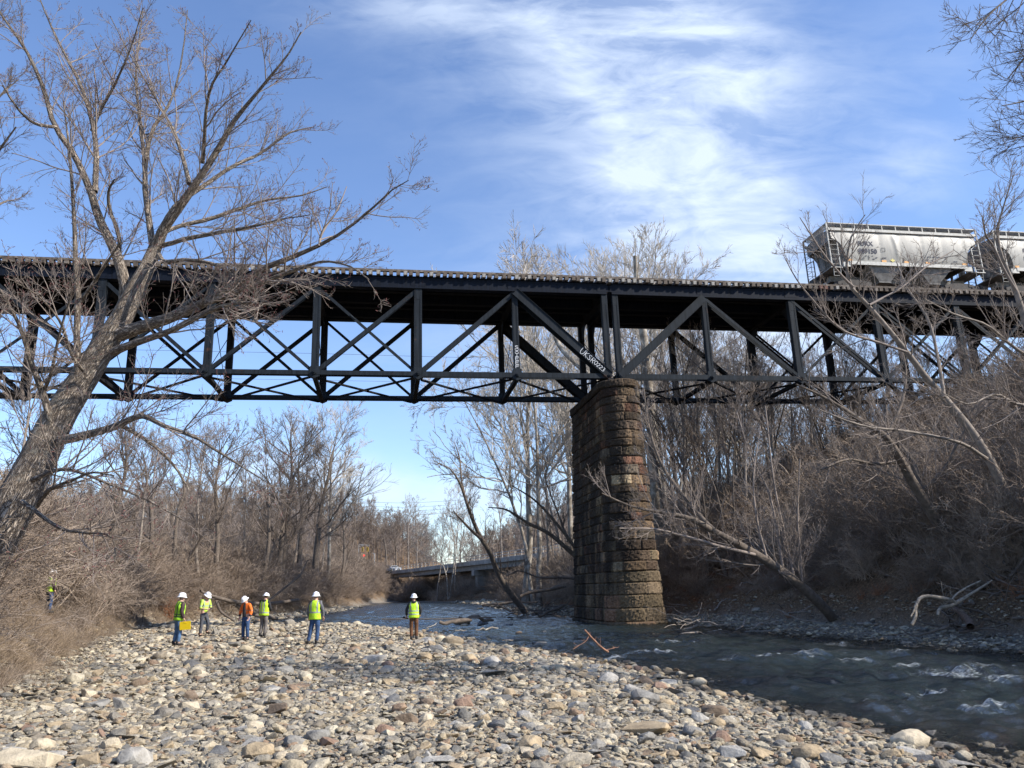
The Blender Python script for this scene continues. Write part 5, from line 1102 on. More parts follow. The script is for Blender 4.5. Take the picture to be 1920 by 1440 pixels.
        for dx in (-.89, .89):
            w = MB()
            for s in (-1, 1):
                y = s*.76; w.cyl([xc+dx, y-.06*s, .62], [xc+dx, y+.07*s, .62], .42, 28); w.cyl([xc+dx, y-.06*s-.03*s, .62], [xc+dx, y-.06*s, .62], .455, 28)
                w.cyl([xc+dx, y, .62], [xc+dx, s*1.25, .62], .09, 10)
            w.cyl([xc+dx, -.7, .62], [xc+dx, .7, .62], .08, 10)
            w.obj('wheelset', M_TRUCK, t)
    sy = lambda z: -(float(side(np.array(z)))+.045)
    for x, w in ((1.5, .32), (4.05, .34), (5.75, .34), (7.4, .3), (10.3, .36)):
        mb = MB(); mb.box3([x, sy(2.32), 2.32], [w/2, 0, 0], [0, .006, 0], [0, 0, .075]); mb.obj('reflector', M_ORANGE, t)
    Z0 = np.zeros(3); pl = lambda x, z: (lambda u, v: np.array([x+u, sy(z+v), z+v]))
    text_mesh('FURX', .47, pl(2.15, 3.38), 'lettering', M_INK, t, Z0)
    text_mesh('809150' if detail else '809147', .47, pl(2.15, 2.83), 'lettering', M_INK, t, Z0)
    if detail:
        mb = MB(); mb.box3([4.7, sy(2.4), 2.40], [.16, 0, 0], [0, .006, 0], [0, 0, .05]); mb.box3([4.7, sy(2.4), 2.40], [.05, 0, 0], [0, .008, 0], [0, 0, .12]); mb.obj('yellow_marking', M_YEL, t)
        rr = np.random.default_rng(4)
        for (x0, x1, z0, z1, n, sz, nm) in ((2.2, 3.6, 2.45, 2.65, 16, .03, 'data_lettering'), (3.9, 4.4, 2.5, 2.62, 7, .03, 'data_lettering'), (6.9, 8.4, 2.35, 2.75, 22, .045, 'scrawl_marking'), (8.4, 9.8, 2.3, 2.5, 14, .03, 'data_lettering')):
            mb = MB()
            for i in range(n):
                x = rr.uniform(x0, x1); z = z0+(z1-z0)*(int(rr.uniform(0, 3))/2.); mb.box3([x, sy(z)-.001*i/n, z], [rr.uniform(.015, .05), 0, rr.normal(0, .004)], [0, .004, 0], [0, 0, sz*rr.uniform(.4, 1)])
            mb.obj(nm, M_INK, t)
        mb = MB()
        for a, b in (((3.95, 3.02), (4.2, 3.02)), ((3.95, 3.27), (4.2, 3.27)), ((3.95, 3.02), (3.95, 3.27)), ((4.2, 3.02), (4.2, 3.27))): mb.beam([a[0], sy(a[1]), a[1]], [b[0], sy(b[1]), b[1]], .006, .018, [0, 1, 0])
        mb.obj('stencil_box', M_INK, t)
    return t
def put_hopper(t, s): t.location = tuple(Bp(s, 1.78, 20.72)); t.rotation_euler = (0, 0, YAW)
h1 = hopper('white grey covered hopper car lettered FURX 809150 with orange reflectors', True); put_hopper(h1, 16.1)
h2 = hopper('second grey hopper car, half out of the photo at the right edge', False); put_hopper(h2, 29.1)

# ------------------------------------------------------------------ road bridge and crossing beyond
def road():
    PB = np.array([-8.2, 147., 0]); dr_ = norm(np.array([-25., 53., 0])); nn = np.array([dr_[1], -dr_[0], 0]); nn = nn if nn[0] > 0 else -nn   # nn points to the right, away from the river side we see
    M_CON = mat('bridge_concrete', (.33, .31, .28), .9, (.55, 1.25), .2, .8); M_BEAM = mat('grey_girder', (.23, .22, .2), .7, (.7, 1.2), 0, 1.2); M_RLG = mat('galvanised_rail', (.42, .43, .43), .5)
    O = PB; t = thing('road_bridge', tuple(O), 'low grey road bridge rising to the right across the far river', 'road bridge')
    def q(s, n, z): return PB*0+dr_*s+nn*n+UZ*z
    z1 = 7.05; S0, S1 = -34, 57
    mb = MB(); mb.beam(q(S0, 4.6, z1-.25), q(S1, 4.6, z1-.25), 9.6, .5, nn); mb.obj('deck', M_CON, t)
    for n in (.35, 3, 6, 9):
        mb = MB(); mb.beam(q(S0, n, z1-.92), q(S1, n, z1-.92), .06, .86, nn); mb.beam(q(S0, n, z1-1.38), q(S1, n, z1-1.38), .5, .06, nn)
        mb.obj('girder', M_BEAM, t)
    for n in (-.15, 9.35):
        mb = MB(); mb.beam(q(S0, n, z1-.1), q(S1, n, z1-.1), .3, .75, nn); mb.obj('kerb', M_CON, t)
        mb = MB()
        for z in (z1+.75, z1+1.2): mb.beam(q(S0, n, z), q(S1, n, z), .07, .08, nn)
        mb.obj('railing', M_RLG, t)
        for k in range(int((S1-S0)/2.6)): 
            mb = MB(); mb.beam(q(S0+k*2.6, n, z1+.27), q(S0+k*2.6, n, z1+1.25), .12, .12, nn); mb.obj('rail_post', M_CON, t)
    mb = MB(); mb.beam(q(0, -.4, 5.15), q(0, 9.6, 5.15), 1.3, .95, dr_); mb.beam(q(0, .3, 2.1), q(0, 8.9, 2.1), 1.2, 5.1, dr_); mb.obj('pier', M_CON, t)
    for s in (S0,):
        mb = MB(); mb.beam(q(s, -.3, 3), q(s, 9.5, 3), 1.5, 7.0-.9, dr_); mb.obj('abutment', M_CON, t)
    # road beyond the left end
    mb = MB(); a, b = PB+q(S1-2, 4.6, 7.0), PB+q(S1+75, 4.6, 8.2)
    mb.beam(a, b, 11, .5, nn); tag(mb.obj('road', mat('asphalt', (.06, .06, .06), .9, (.8, 1.2), 0, 5)), kind='structure')
    M_POLE = mat('galvanised_pole', (.4, .4, .39), .5); M_SY = mat('signal_yellow', (.65, .42, .04), .5); M_BLK = mat('signal_black', (.02, .02, .02), .6)
    Y = 222.
    g = lambda x, y, Yy=Y: atY(x, y, Yy)
    b0 = g(671, 1085); tp = g(672.5, 1021.5)
    t = thing('traffic_signal', tuple(b0), 'tall signal pole with a mast arm holding two yellow traffic lights', 'traffic light'); mb = MB(); mb.cyl([0, 0, 0], tp-b0, .17, 10, .13); mb.obj('pole', M_POLE, t)
    e = g(692, 1022.5); mb = MB(); mb.cyl(tp-b0, e-b0, .12, 8, .08); mb.cyl(g(672, 1026)-b0, g(682, 1022)-b0, .06, 6); mb.obj('mast_arm', M_POLE, t)
    def head(parent, o, c, m, sz=1.):
        mb = MB(); mb.box3(c-o, [.24*sz, 0, 0], [0, .2, 0], [0, 0, .62*sz]); h = mb.obj('signal_head', m, parent)
        for k in (-1, 0, 1): mb = MB(); mb.cyl(c-o+np.array([0, -.2, k*.38*sz]), c-o+np.array([0, -.36, k*.38*sz]), .15*sz, 10); mb.obj('lens_visor', M_BLK, h)
        return h
    for x in (680, 689): c = g(x, 1030); mb = MB(); mb.cyl(g(x, 1022.3)-b0, c-b0, .04, 6); mb.obj('hanger', M_POLE, t); head(t, b0, c, M_SY)
    b0 = g(683.2, 1085); t = thing('traffic_signal', tuple(b0), 'black traffic light showing red, low between the signal pole and the lamp post', 'traffic light'); mb = MB(); mb.cyl([0, 0, 0], g(683, 1048)-b0, .08, 8); mb.obj('pole', M_POLE, t); c = g(683, 1044); head(t, b0, c, M_BLK, .85)
    mr = bpy.data.materials.new('red_lamp'); mr.use_nodes = True; bb = mr.node_tree.nodes['Principled BSDF']; bb.inputs['Base Color'].default_value = (.8, .03, .02, 1); bb.inputs['Emission Color'].default_value = (1, .05, .03, 1); bb.inputs['Emission Strength'].default_value = 1.6
    mb = MB(); mb.cyl(c-b0+np.array([0, -.37, .32]), c-b0+np.array([0, -.41, .32]), .3, 14); mb.obj('red_lens', mr, t)
    b0 = g(702, 1085); tp = g(702.5, 1038.5); t = thing('lamp_post', tuple(b0), 'thin grey lamp post between the traffic lights and the red sign', 'lamp post'); mb = MB(); mb.cyl([0, 0, 0], tp-b0, .1, 8); mb.obj('pole', M_POLE, t); mb = MB(); e = g(699, 1037.5); mb.beam(tp-b0, e-b0, .2, .12, [0, 0, 1]); mb.obj('lamp_head', M_POLE, t)
    b0 = g(712.6, 1080, 205); c = g(712.6, 1061.5, 205); t = thing('road_sign', tuple(b0), 'round red road sign on a post at the low end of the road bridge', 'sign'); mb = MB(); mb.cyl([0, 0, 0], c-b0+UZ*.3, .07, 8); mb.obj('post', M_WHITE, t)
    mb = MB(); mb.cyl(c-b0+np.array([0, -.1, .1]), c-b0+np.array([0, -.14, .1]), .42, 8); mb.cyl(c-b0+np.array([0, -.1, -.62]), c-b0+np.array([0, -.14, -.62]), .3, 8); mb.obj('sign_plate', mat('red_sign', (.6, .05, .03), .5), t)
    mb = MB(); mb.box3(c-b0+np.array([0, -.145, .1]), [.22, 0, 0], [0, .003, 0], [0, 0, .09]); mb.obj('sign_band', M_WHITE, t)
    b0 = g(664.5, 1090, 235); tp = g(666, 945, 235); t = thing('utility_pole', tuple(b0), 'tall dark utility pole standing in the woods behind the traffic lights', 'utility pole'); mb = MB(); mb.cyl([0, 0, 0], tp-b0, .2, 8, .14); mb.obj('pole', MB_DARK, t); c = g(665.6, 961, 235); mb = MB(); mb.beam(c-b0-np.array([1.1, 0, 0]), c-b0+np.array([1.1, 0, 0]), .14, .14, [0, 0, 1]); mb.box3(c-b0+np.array([-.7, 0, -.5]), [.2, 0, 0], [0, .2, 0], [0, 0, .4]); mb.obj('crossarm', MB_DARK, t)
    # vehicles at the crossing
    def car(x, y, Yc, L, Hh, m, label, truck):
        c = g(x, y, Yc); a = math.atan2(dr_[1], dr_[0]); t = thing('parked_car' if not truck else 'pickup_truck', tuple(c), label, 'car' if not truck else 'truck', None, .25)
        mb = MB(); w = .9
        prof = [(-L/2, .35), (-L/2, .85), (-L/2+.5, .95), (-L*.18, 1.0), (-L*.1, Hh), (L*.2, Hh), (L*.3, 1.0), (L/2, .95), (L/2, .35)]
        mb.prism([[p[0], -w, p[1]] for p in prof], np.array([0, 2*w, 0])); mb.obj('body', m, t)
        mb = MB(); mb.prism([[-L*.15, -w-.01, 1.03], [-L*.09, -w-.01, Hh-.1], [L*.18, -w-.01, Hh-.1], [L*.26, -w-.01, 1.03]], np.array([0, 2*w+.02, 0])); mb.obj('window', M_BLK, t)
        for xx in (-L*.31, L*.31):
            for s in (-1, 1): mb = MB(); mb.cyl([xx, s*(w-.1), .36], [xx, s*(w+.04), .36], .36, 16); mb.obj('wheel', M_BLK, t)
    car(721, 1073, 204, 5.2, 1.75, mat('navy_car_paint', (.03, .05, .09), .3), 'dark blue pickup truck at the low end of the road bridge', True)
    car(737, 1071.5, 206, 4.4, 1.45, mat('silver_car_paint', (.6, .62, .64), .3), 'white car just right of the dark blue truck', False)
    # wires
    M_WIRE = mat('cable', (.07, .07, .08), .6)
    def wire(pts, Y0, Y1, sag, r, label):
        P = np.array([atY(x, y, Y0+(Y1-Y0)*i/(len(pts)-1)) for i, (x, y) in enumerate(pts)]); q_ = catmull(P, 40); o0 = q_[0].copy(); tb = Tubes(); tb.add(q_-o0, np.full(40, r), 5)
        o = link('overhead_cable', tb.mesh('overhead_cable', M_WIRE)); o.location = tuple(o0); tag(o, label, 'cable', 'overhead cables')
    wire([(-200, 646), (300, 657), (600, 663), (900, 671), (1150, 673), (1500, 680), (2100, 690)], 85, 110, 0, .022, 'thin dark cable seen through the truss above its bottom chord')
    wire([(-200, 700), (300, 708), (600, 713), (900, 718), (1150, 719), (1500, 722), (2100, 726)], 86, 111, 0, .018, 'thinner cable seen through the truss just below its bottom chord')
    for i, (y, w) in enumerate(((940, 'top'), (948, 'second'), (955, 'third'), (963, 'lowest'))): wire([(660, y), (760, y+3), (860, y-2)], 236, 240, 0, .04, '%s of the cables running right from the utility pole' % w)
road()
# ------------------------------------------------------------------ stones
def stone_material(name, fixed=None):
    wm = lambda c: (min(1, c[0]*1.03), c[1], c[2]*.95)
    m = bpy.data.materials.new(name); m.use_nodes = True; t = m.node_tree; b = t.nodes['Principled BSDF']; b.inputs['Roughness'].default_value = .88; b.inputs['Specular IOR Level'].default_value = .3
    tc = N(t, 'ShaderNodeTexCoord').outputs['Object']; oi = N(t, 'ShaderNodeObjectInfo')
    off = N(t, 'ShaderNodeVectorMath', operation='ADD'); Lk(t, tc, off.inputs[0]); cx = N(t, 'ShaderNodeCombineXYZ'); Lk(t, M(t, 'MULTIPLY', oi.outputs['Random'], 37), cx.inputs[0]); Lk(t, cx.outputs[0], off.inputs[1])
    if fixed is None:
        r = N(t, 'ShaderNodeValToRGB'); r.color_ramp.interpolation = 'CONSTANT'; e = r.color_ramp.elements
        pal = [(.38, .345, .285), (.30, .28, .245), (.46, .405, .31), (.22, .21, .195), (.36, .315, .245), (.52, .47, .375), (.26, .23, .19), (.33, .31, .28), (.43, .365, .265), (.17, .168, .165), (.37, .30, .22), (.41, .38, .33), (.31, .225, .165), (.48, .44, .36), (.25, .235, .215), (.58, .53, .43)]
        pal = [wm(c) for c in pal]; e[0].position = 0; e[0].color = (*pal[0], 1); e[1].position = 1/16; e[1].color = (*pal[1], 1)
        for i, c in enumerate(pal[2:]): x = e.new((i+2)/16); x.color = (*c, 1)
        Lk(t, oi.outputs['Random'], r.inputs[0]); base = r.outputs[0]
    else:
        rg = N(t, 'ShaderNodeRGB'); rg.outputs[0].default_value = (*fixed, 1); base = rg.outputs[0]
    nz = N(t, 'ShaderNodeTexNoise', i={'Scale': 2.6, 'Detail': 9, 'Roughness': .68}); Lk(t, off.outputs[0], nz.inputs['Vector'])
    r2 = N(t, 'ShaderNodeValToRGB'); e = r2.color_ramp.elements; e[0].position = .3; e[0].color = (.55, .53, .5, 1); e[1].position = .68; e[1].color = (1.2, 1.18, 1.12, 1); Lk(t, nz.outputs['Fac'], r2.inputs[0])
    mx = N(t, 'ShaderNodeMix', data_type='RGBA', blend_type='MULTIPLY'); mx.inputs[0].default_value = 1; Lk(t, base, mx.inputs[6]); Lk(t, r2.outputs[0], mx.inputs[7])
    gp = N(t, 'ShaderNodeNewGeometry'); sz = N(t, 'ShaderNodeSeparateXYZ'); Lk(t, gp.outputs['Position'], sz.inputs[0])
    wet = M(t, 'SUBTRACT', 1, M(t, 'DIVIDE', M(t, 'SUBTRACT', sz.outputs[2], .035), .07), clamp=True)
    mw = N(t, 'ShaderNodeMix', data_type='RGBA', blend_type='MULTIPLY'); Lk(t, wet, mw.inputs[0]); Lk(t, mx.outputs[2], mw.inputs[6]); mw.inputs[7].default_value = (.38, .36, .33, 1); Lk(t, mw.outputs[2], b.inputs['Base Color'])
    Lk(t, M(t, 'SUBTRACT', .88, M(t, 'MULTIPLY', wet, .55)), b.inputs['Roughness'])
    bp = N(t, 'ShaderNodeBump', i={'Strength': .7, 'Distance': .08}); Lk(t, nz.outputs['Fac'], bp.inputs['Height']); Lk(t, bp.outputs[0], b.inputs['Normal'])
    return m
import bmesh
def stone_shape(seed, dims, npts, power, bev, m):
    """irregular stone: the hull of scattered points, edges worn; unit size"""
    rng = np.random.default_rng(seed); q = norm(rng.normal(size=(npts, 3))); q = np.sign(q)*np.abs(q)**power; q = q/np.abs(q).max(0)*.5*np.array(dims)
    bm = bmesh.new()
    for p in q: bm.verts.new(p)
    r = bmesh.ops.convex_hull(bm, input=bm.verts[:]); bmesh.ops.delete(bm, geom=[v for v in bm.verts if not v.link_faces], context='VERTS')
    bmesh.ops.dissolve_limit(bm, angle_limit=.22, verts=bm.verts[:], edges=bm.edges[:])
    if bev: bmesh.ops.bevel(bm, geom=bm.edges[:]+bm.verts[:], offset=bev, segments=(2 if bev > .034 else 1), profile=.5, affect='EDGES', clamp_overlap=True)
    bmesh.ops.triangulate(bm, faces=[f for f in bm.faces if len(f.verts) > 4])
    me = bpy.data.meshes.new('stone_shape'); bm.to_mesh(me); bm.free(); me.materials.append(m)
    for p in me.polygons: p.use_smooth = bev > .034
    return me
M_STONE = stone_material('river_stone')
SPEC = [(1, (1, .72, .28), 14, .7, .018), (2, (1, .6, .24), 13, .65, .014), (3, (1, .8, .5), 20, .85, .035), (4, (1, .66, .4), 11, .6, .014), (5, (1, .85, .58), 24, .95, .045), (6, (1, .5, .2), 12, .65, .014), (7, (1, .7, .27), 11, .55, .012), (8, (1, .78, .36), 15, .7, .02),
        (9, (1, .62, .45), 12, .65, .016), (10, (1, .9, .24), 14, .65, .014), (11, (1, .74, .52), 20, .9, .04), (12, (1, .5, .28), 11, .6, .012), (13, (1, .8, .2), 13, .6, .012), (14, (1, .68, .34), 15, .75, .02)]
SHAPES = [stone_shape(s, d, int(n*(1.5 if b > .034 else 1.0)), p, b, M_STONE) for s, d, n, p, b in SPEC]
FLAT = {0, 1, 5, 6, 9, 11, 12}; ROUND = {4, 10, 2}
COLS = {'cream': (.56, .48, .36), 'tan': (.42, .33, .22), 'pale grey': (.42, .40, .37), 'grey': (.27, .26, .245), 'slate grey': (.15, .15, .155), 'brown': (.22, .165, .12), 'reddish': (.32, .215, .16)}
CM = {k: stone_material('stone_'+k.replace(' ', '_'), v) for k, v in COLS.items()}
def stones():
    rng = np.random.default_rng(77)
    # special stones read off the photo: centre, width, shape, colour, label
    S = [(48, 1428, 88, 7, 'cream', 'big cream boulder cut by the bottom edge at the lower left corner'), (255, 1428, 58, 4, 'pale grey', 'smooth pale boulder with a dark side at the bottom edge'), (160, 1431, 52, 3, 'tan', 'tan block between the big cream boulder and the smooth pale one'),
         (523, 1332, 50, 3, 'brown', 'angular brown block alone in the middle of the shaded stones'), (872, 1324, 44, 4, 'reddish', 'round purplish brown stone in the middle of the bar'), (1205, 1364, 92, 12, 'tan', 'long tan slab pointing to the lower right'),
         (993, 1398, 54, 8, 'tan', 'tan squared stone near the bottom, below the long dark slab'), (1075, 1424, 66, 11, 'cream', 'cream slab at the bottom edge right of centre'), (1519, 1416, 52, 2, 'tan', 'tan rounded boulder at the water side near the bottom edge'), (1708, 1394, 58, 2, 'cream', 'lone cream boulder standing in the water at the lower right'),
         (1708, 1414, 44, 7, 'pale grey', 'grey stone in front of the lone cream boulder'), (1806, 1434, 48, 0, 'pale grey', 'flat pale stone at the bottom right in the water'), (1372, 1413, 54, 3, 'pale grey', 'squared pale grey block near the bottom edge'), (1346, 1307, 32, 4, 'tan', 'round tan stone near the waterline halfway along the bar'),
         (1235, 1291, 30, 4, 'reddish', 'pinkish rounded stone near the top of the waterline'), (1211, 1312, 48, 10, 'grey', 'grey rounded stone before the pinkish one'), (1340, 1338, 44, 10, 'brown', 'brown grey rounded stone amid grey cobbles right of centre'), (848, 1206, 40, 2, 'tan', 'pale pointed boulder at the waterline right of the right standing man'),
         (812, 1220, 42, 3, 'slate grey', 'dark faced squared block just below the right standing man'), (800, 1222, 26, 8, 'pale grey', 'white stone leaning on the dark faced block'), (352, 1328, 44, 3, 'cream', 'yellowish block in the lower left part of the bar'), (378, 1326, 30, 7, 'grey', 'grey lichened block behind the yellowish block'),
         (940, 1307, 60, 5, 'slate grey', 'long dark slab lying across the middle stones'), (700, 1237, 44, 7, 'pale grey', 'broad whitish slab left of the pale pair of stones'), (728, 1249, 26, 4, 'reddish', 'pinkish pointed stone of the pale pair'), (715, 1248, 26, 2, 'cream', 'cream stone touching the pinkish pointed one'),
         (762, 1352, 50, 8, 'brown', 'brown mound shaped stone left of centre near the bottom'), (485, 1413, 50, 10, 'tan', 'mossy yellow brown stone near the bottom left'), (472, 1425, 40, 6, 'tan', 'tan flat stone at the bottom left below the mossy one'), (558, 1411, 34, 4, 'cream', 'rounded cream stone right of the mossy one'),
         (470, 1392, 46, 11, 'pale grey', 'slanting pale slab above the mossy stone'), (668, 1212, 22, 3, 'tan', 'orange tan block between the two right standing men'), (748, 1180, 14, 4, 'reddish', 'small orange round stone left of the right standing man'), (1590, 1357, 40, 0, 'grey', 'flat grey stone at the water edge on the right part of the bar'),
         (1628, 1370, 50, 5, 'pale grey', 'thin flat stone reaching into the water lower right'), (820, 1425, 56, 0, 'pale grey', 'flat light stone at the bottom edge left of centre'), (925, 1260, 44, 0, 'grey', 'flat grey stone in the band of shade'), (640, 1256, 40, 5, 'brown', 'flat brown plank like stone above the shaded stones'),
         (866, 1168, 30, 2, 'brown', 'dark wet boulder left of the river log pile'), (905, 1170, 26, 8, 'slate grey', 'dark wet stone in the river between the logs'), (950, 1172, 26, 6, 'slate grey', 'flat dark wet stone right of the river logs'), (952, 1161, 20, 6, 'slate grey', 'low dark wet stone beyond the river logs'), (972, 1187, 14, 3, 'brown', 'small angular stone in the river below the flat dark one'),
         (1020, 1186, 10, 2, 'slate grey', 'small black stone splashed by a ripple left of the pier'), (917, 1208, 20, 6, 'slate grey', 'low black stone awash near the bar'), (1010, 1208, 30, 13, 'slate grey', 'flat black ledge awash in the river before the pier'), (1054, 1226, 14, 3, 'cream', 'small cream stone in the shallows left of the broken branch'),
         (870, 1174, 14, 2, 'cream', 'cream boulder lying before the river logs'), (900, 1141, 12, 0, 'cream', 'far cream stone awash upstream of the logs')]
    used = []
    def place(mesh_i, colk, P, width, rz, tilt, label, group=None, sink=.3, name='stone', zs=1.):
        me = SHAPES[mesh_i].copy(); me.materials.clear(); me.materials.append(CM[colk]) if colk else me.materials.append(M_STONE)
        o = link(name, me); h = SPEC[mesh_i][1][2]*width*zs; o.scale = (width, width, width*zs); o.rotation_euler = (*tilt, rz); o.location = (P[0], P[1], P[2]+h*(.5-sink)); tag(o, label, 'stone', group); return o
    for x, y, w, sh, c, lab in S:
        P = hit(x, y+w*.12)
        if P is None: continue
        d = np.linalg.norm(P-[0, 0, CZ]); W_ = w/F*d*1.05
        P[2] = max(P[2], -.03); place(sh, c, P, W_, rng.uniform(-.35, .35)+(0 if rng.uniform() < .5 else math.pi), (rng.normal(0, .08), rng.normal(0, .08)), lab, None, .22)
        used.append((P[0], P[1], W_*.45))
    U = np.array(used)
    # random cobbles
    def field(n, ylo, yhi, smin, med, sig, side='L', pw=1.):
        y = ylo+rng.uniform(0, 1, n)**pw*(yhi-ylo)
        if side == 'L':
            lo = XB(y)-1.0; hi = XL(y)+.9+rng.uniform(0, 1, n)**3*1.5; lo = np.maximum(lo, -.70*y-1.5)
        else: lo = XR(y)-.9; hi = XR(y)+np.interp(y, [20, 60], [4.2, 3.])
        x = lo+(hi-lo)*rng.uniform(0, 1, n); s = np.maximum(smin, med*np.exp(rng.normal(0, sig, n))); s = np.minimum(s, med*7)
        return x, y, s
    parts = [field(120000, 5.2, 14, .03, .045, .65, pw=.85), field(80000, 14, 26, .045, .07, .6), field(20000, 26, 46, .08, .14, .45), field(9000, 46, 125, .14, .26, .45),
             field(15000, 18, 62, .05, .075, .55, 'R'), field(2500, 62, 140, .14, .26, .5, 'R')]
    x = np.concatenate([p[0] for p in parts]); y = np.concatenate([p[1] for p in parts]); s = np.concatenate([p[2] for p in parts]); n = len(x)
    side = np.concatenate([np.full(len(p[0]), i >= 4) for i, p in enumerate(parts)])
    near_bank = (XB(y)-x > -1.6) & ~side; s = np.where(near_bank, s*.65, s)
    z = H(x, y); d = np.hypot(x, y)
    k = np.ones(n, bool)
    for ux, uy, ur in U: k &= ~((np.hypot(x-ux, y-uy) < ur) & (s > .07))
    for (fx, fy) in FEET: k &= ~((np.hypot(x-fx, y-fy) < .3) & (s > .09))
    k &= ~((z < -.12) & (rng.uniform(size=n) < .7))
    x, y, s, z, d, side = x[k], y[k], s[k], z[k], d[k], side[k]; n = len(x)
    shp = rng.choice([0, 0, 1, 1, 2, 3, 4, 5, 5, 6, 6, 7, 8, 9, 9, 10, 11, 11, 12, 12, 13], n); rz = rng.uniform(0, 6.28, n); tx = rng.normal(0, .2, n); ty = rng.normal(0, .2, n)
    hh = np.array([sp[1][2] for sp in SPEC])[shp]*s
    zc = z+hh*rng.uniform(.12, .42, n)+np.where(s > np.median(s), .015, 0)
    # the 250 that show largest become stones of their own
    X_, Y_ = (x*RG[0]+y*RG[1]+(zc-CZ)*RG[2]), (x*FW[0]+y*FW[1]+(zc-CZ)*FW[2]); U_ = x*UP[0]+y*UP[1]+(zc-CZ)*UP[2]
    pxx = 960+F*X_/Y_; pyy = 720-F*U_/Y_; inf = (pxx > 5) & (pxx < 1915) & (pyy < 1436) & ~side
    app = np.where(inf, s/d, 0)
    order = np.argsort(-app); big = []; occ = []
    for i in order:
        if len(big) >= 250: break
        if all((x[i]-a)**2+(y[i]-b)**2 > ((s[i]+c)*.36)**2 for a, b, c in occ): big.append(i); occ.append((x[i], y[i], s[i]))
        else: s[i] *= .35
    big = np.array(big); rest = np.ones(n, bool); rest[big] = False
    zones_x = [(0, 'under the leaning maple at the left'), (320, 'left of the middle, in front of the four left workers'), (640, 'in front of the two right standing men'), (960, 'in the middle of the bar'), (1280, 'on the right of the bar toward the water'), (1600, 'at the far lower right by the water')]
    zones_y = [(0, 'near the workers\' feet'), (1260, 'in the far shaded band'), (1330, 'halfway down the bar'), (1390, 'along the bottom edge')]
    ck = list(COLS); names = {}
    info = []
    for i in big:
        c = ck[rng.choice(7, p=[.16, .2, .22, .2, .1, .08, .04])]; sh = 'flat' if shp[i] in FLAT else ('rounded' if shp[i] in ROUND else 'angular')
        zx = [t for a, t in zones_x if pxx[i] >= a][-1]; zy = [t for a, t in zones_y if pyy[i] >= a][-1]
        info.append((i, c, sh, zx, zy)); names.setdefault((c, sh, zx, zy), []).append(i)
    ordn = ['leftmost', 'second from the left', 'third from the left', 'fourth from the left', 'fifth from the left', 'sixth from the left', 'seventh from the left', 'eighth from the left', 'ninth from the left']
    for i, c, sh, zx, zy in info:
        l = sorted(names[(c, sh, zx, zy)], key=lambda q: pxx[q]); k_ = l.index(i)
        lab = '%s %s stone %s, %s' % (c, sh, zy, zx)
        if len(l) > 1: lab = '%s %s %s stone %s, %s' % (ordn[min(k_, 8)], c, sh, zy, zx)
        lab = ' '.join(lab.split()[:16])
        o = place(shp[i], c, (x[i], y[i], z[i]), s[i], rz[i], (tx[i], ty[i]), lab, 'larger stones of the gravel bar', .2)
    def sc(mask, label, nm):
        m_ = np.where(mask)[0]
        scatter(nm, SHAPES, np.stack([x[m_], y[m_], zc[m_]], 1), np.stack([tx[m_], ty[m_], rz[m_]], 1), np.stack([s[m_], s[m_], s[m_]*rng.uniform(.7, 1.25, len(m_))], 1), shp[m_], label, 'stones')
    sc(rest & ~side, 'countless small grey and tan cobbles covering the gravel bar', 'cobbles')
    sc(rest & side, 'dull wet cobbles along the right bank waterline', 'right_bank_cobbles')

# ------------------------------------------------------------------ people
M_SKIN = mat('skin', (.55, .33, .24), .6); M_HAIR = mat('dark_hair', (.045, .03, .02), .8); M_HAT = mat('hard_hat_white', (.82, .82, .83), .3)
M_BLACK = mat('black_cloth', (.02, .02, .023), .9, (.7, 1.6), .2, 14); M_BOOT = mat('brown_boot', (.06, .035, .02), .8); M_SOLE = mat('dark_boot', (.03, .027, .025), .8)
def cloth(name, base): return mat(name, base, .9, (.5, 1.45), .8, 7)
M_JEAN = cloth('blue_jeans', (.035, .075, .17)); M_JEANL = cloth('light_jeans', (.09, .17, .30)); M_GREYP = cloth('grey_trousers', (.075, .078, .09)); M_TAUPE = cloth('taupe_trousers', (.17, .15, .135)); M_DUCK = cloth('brown_duck_trousers', (.13, .058, .026)); M_MAROON = cloth('dark_brown_sleeve', (.06, .035, .035)); M_GREYS = cloth('grey_sleeve', (.13, .13, .14))
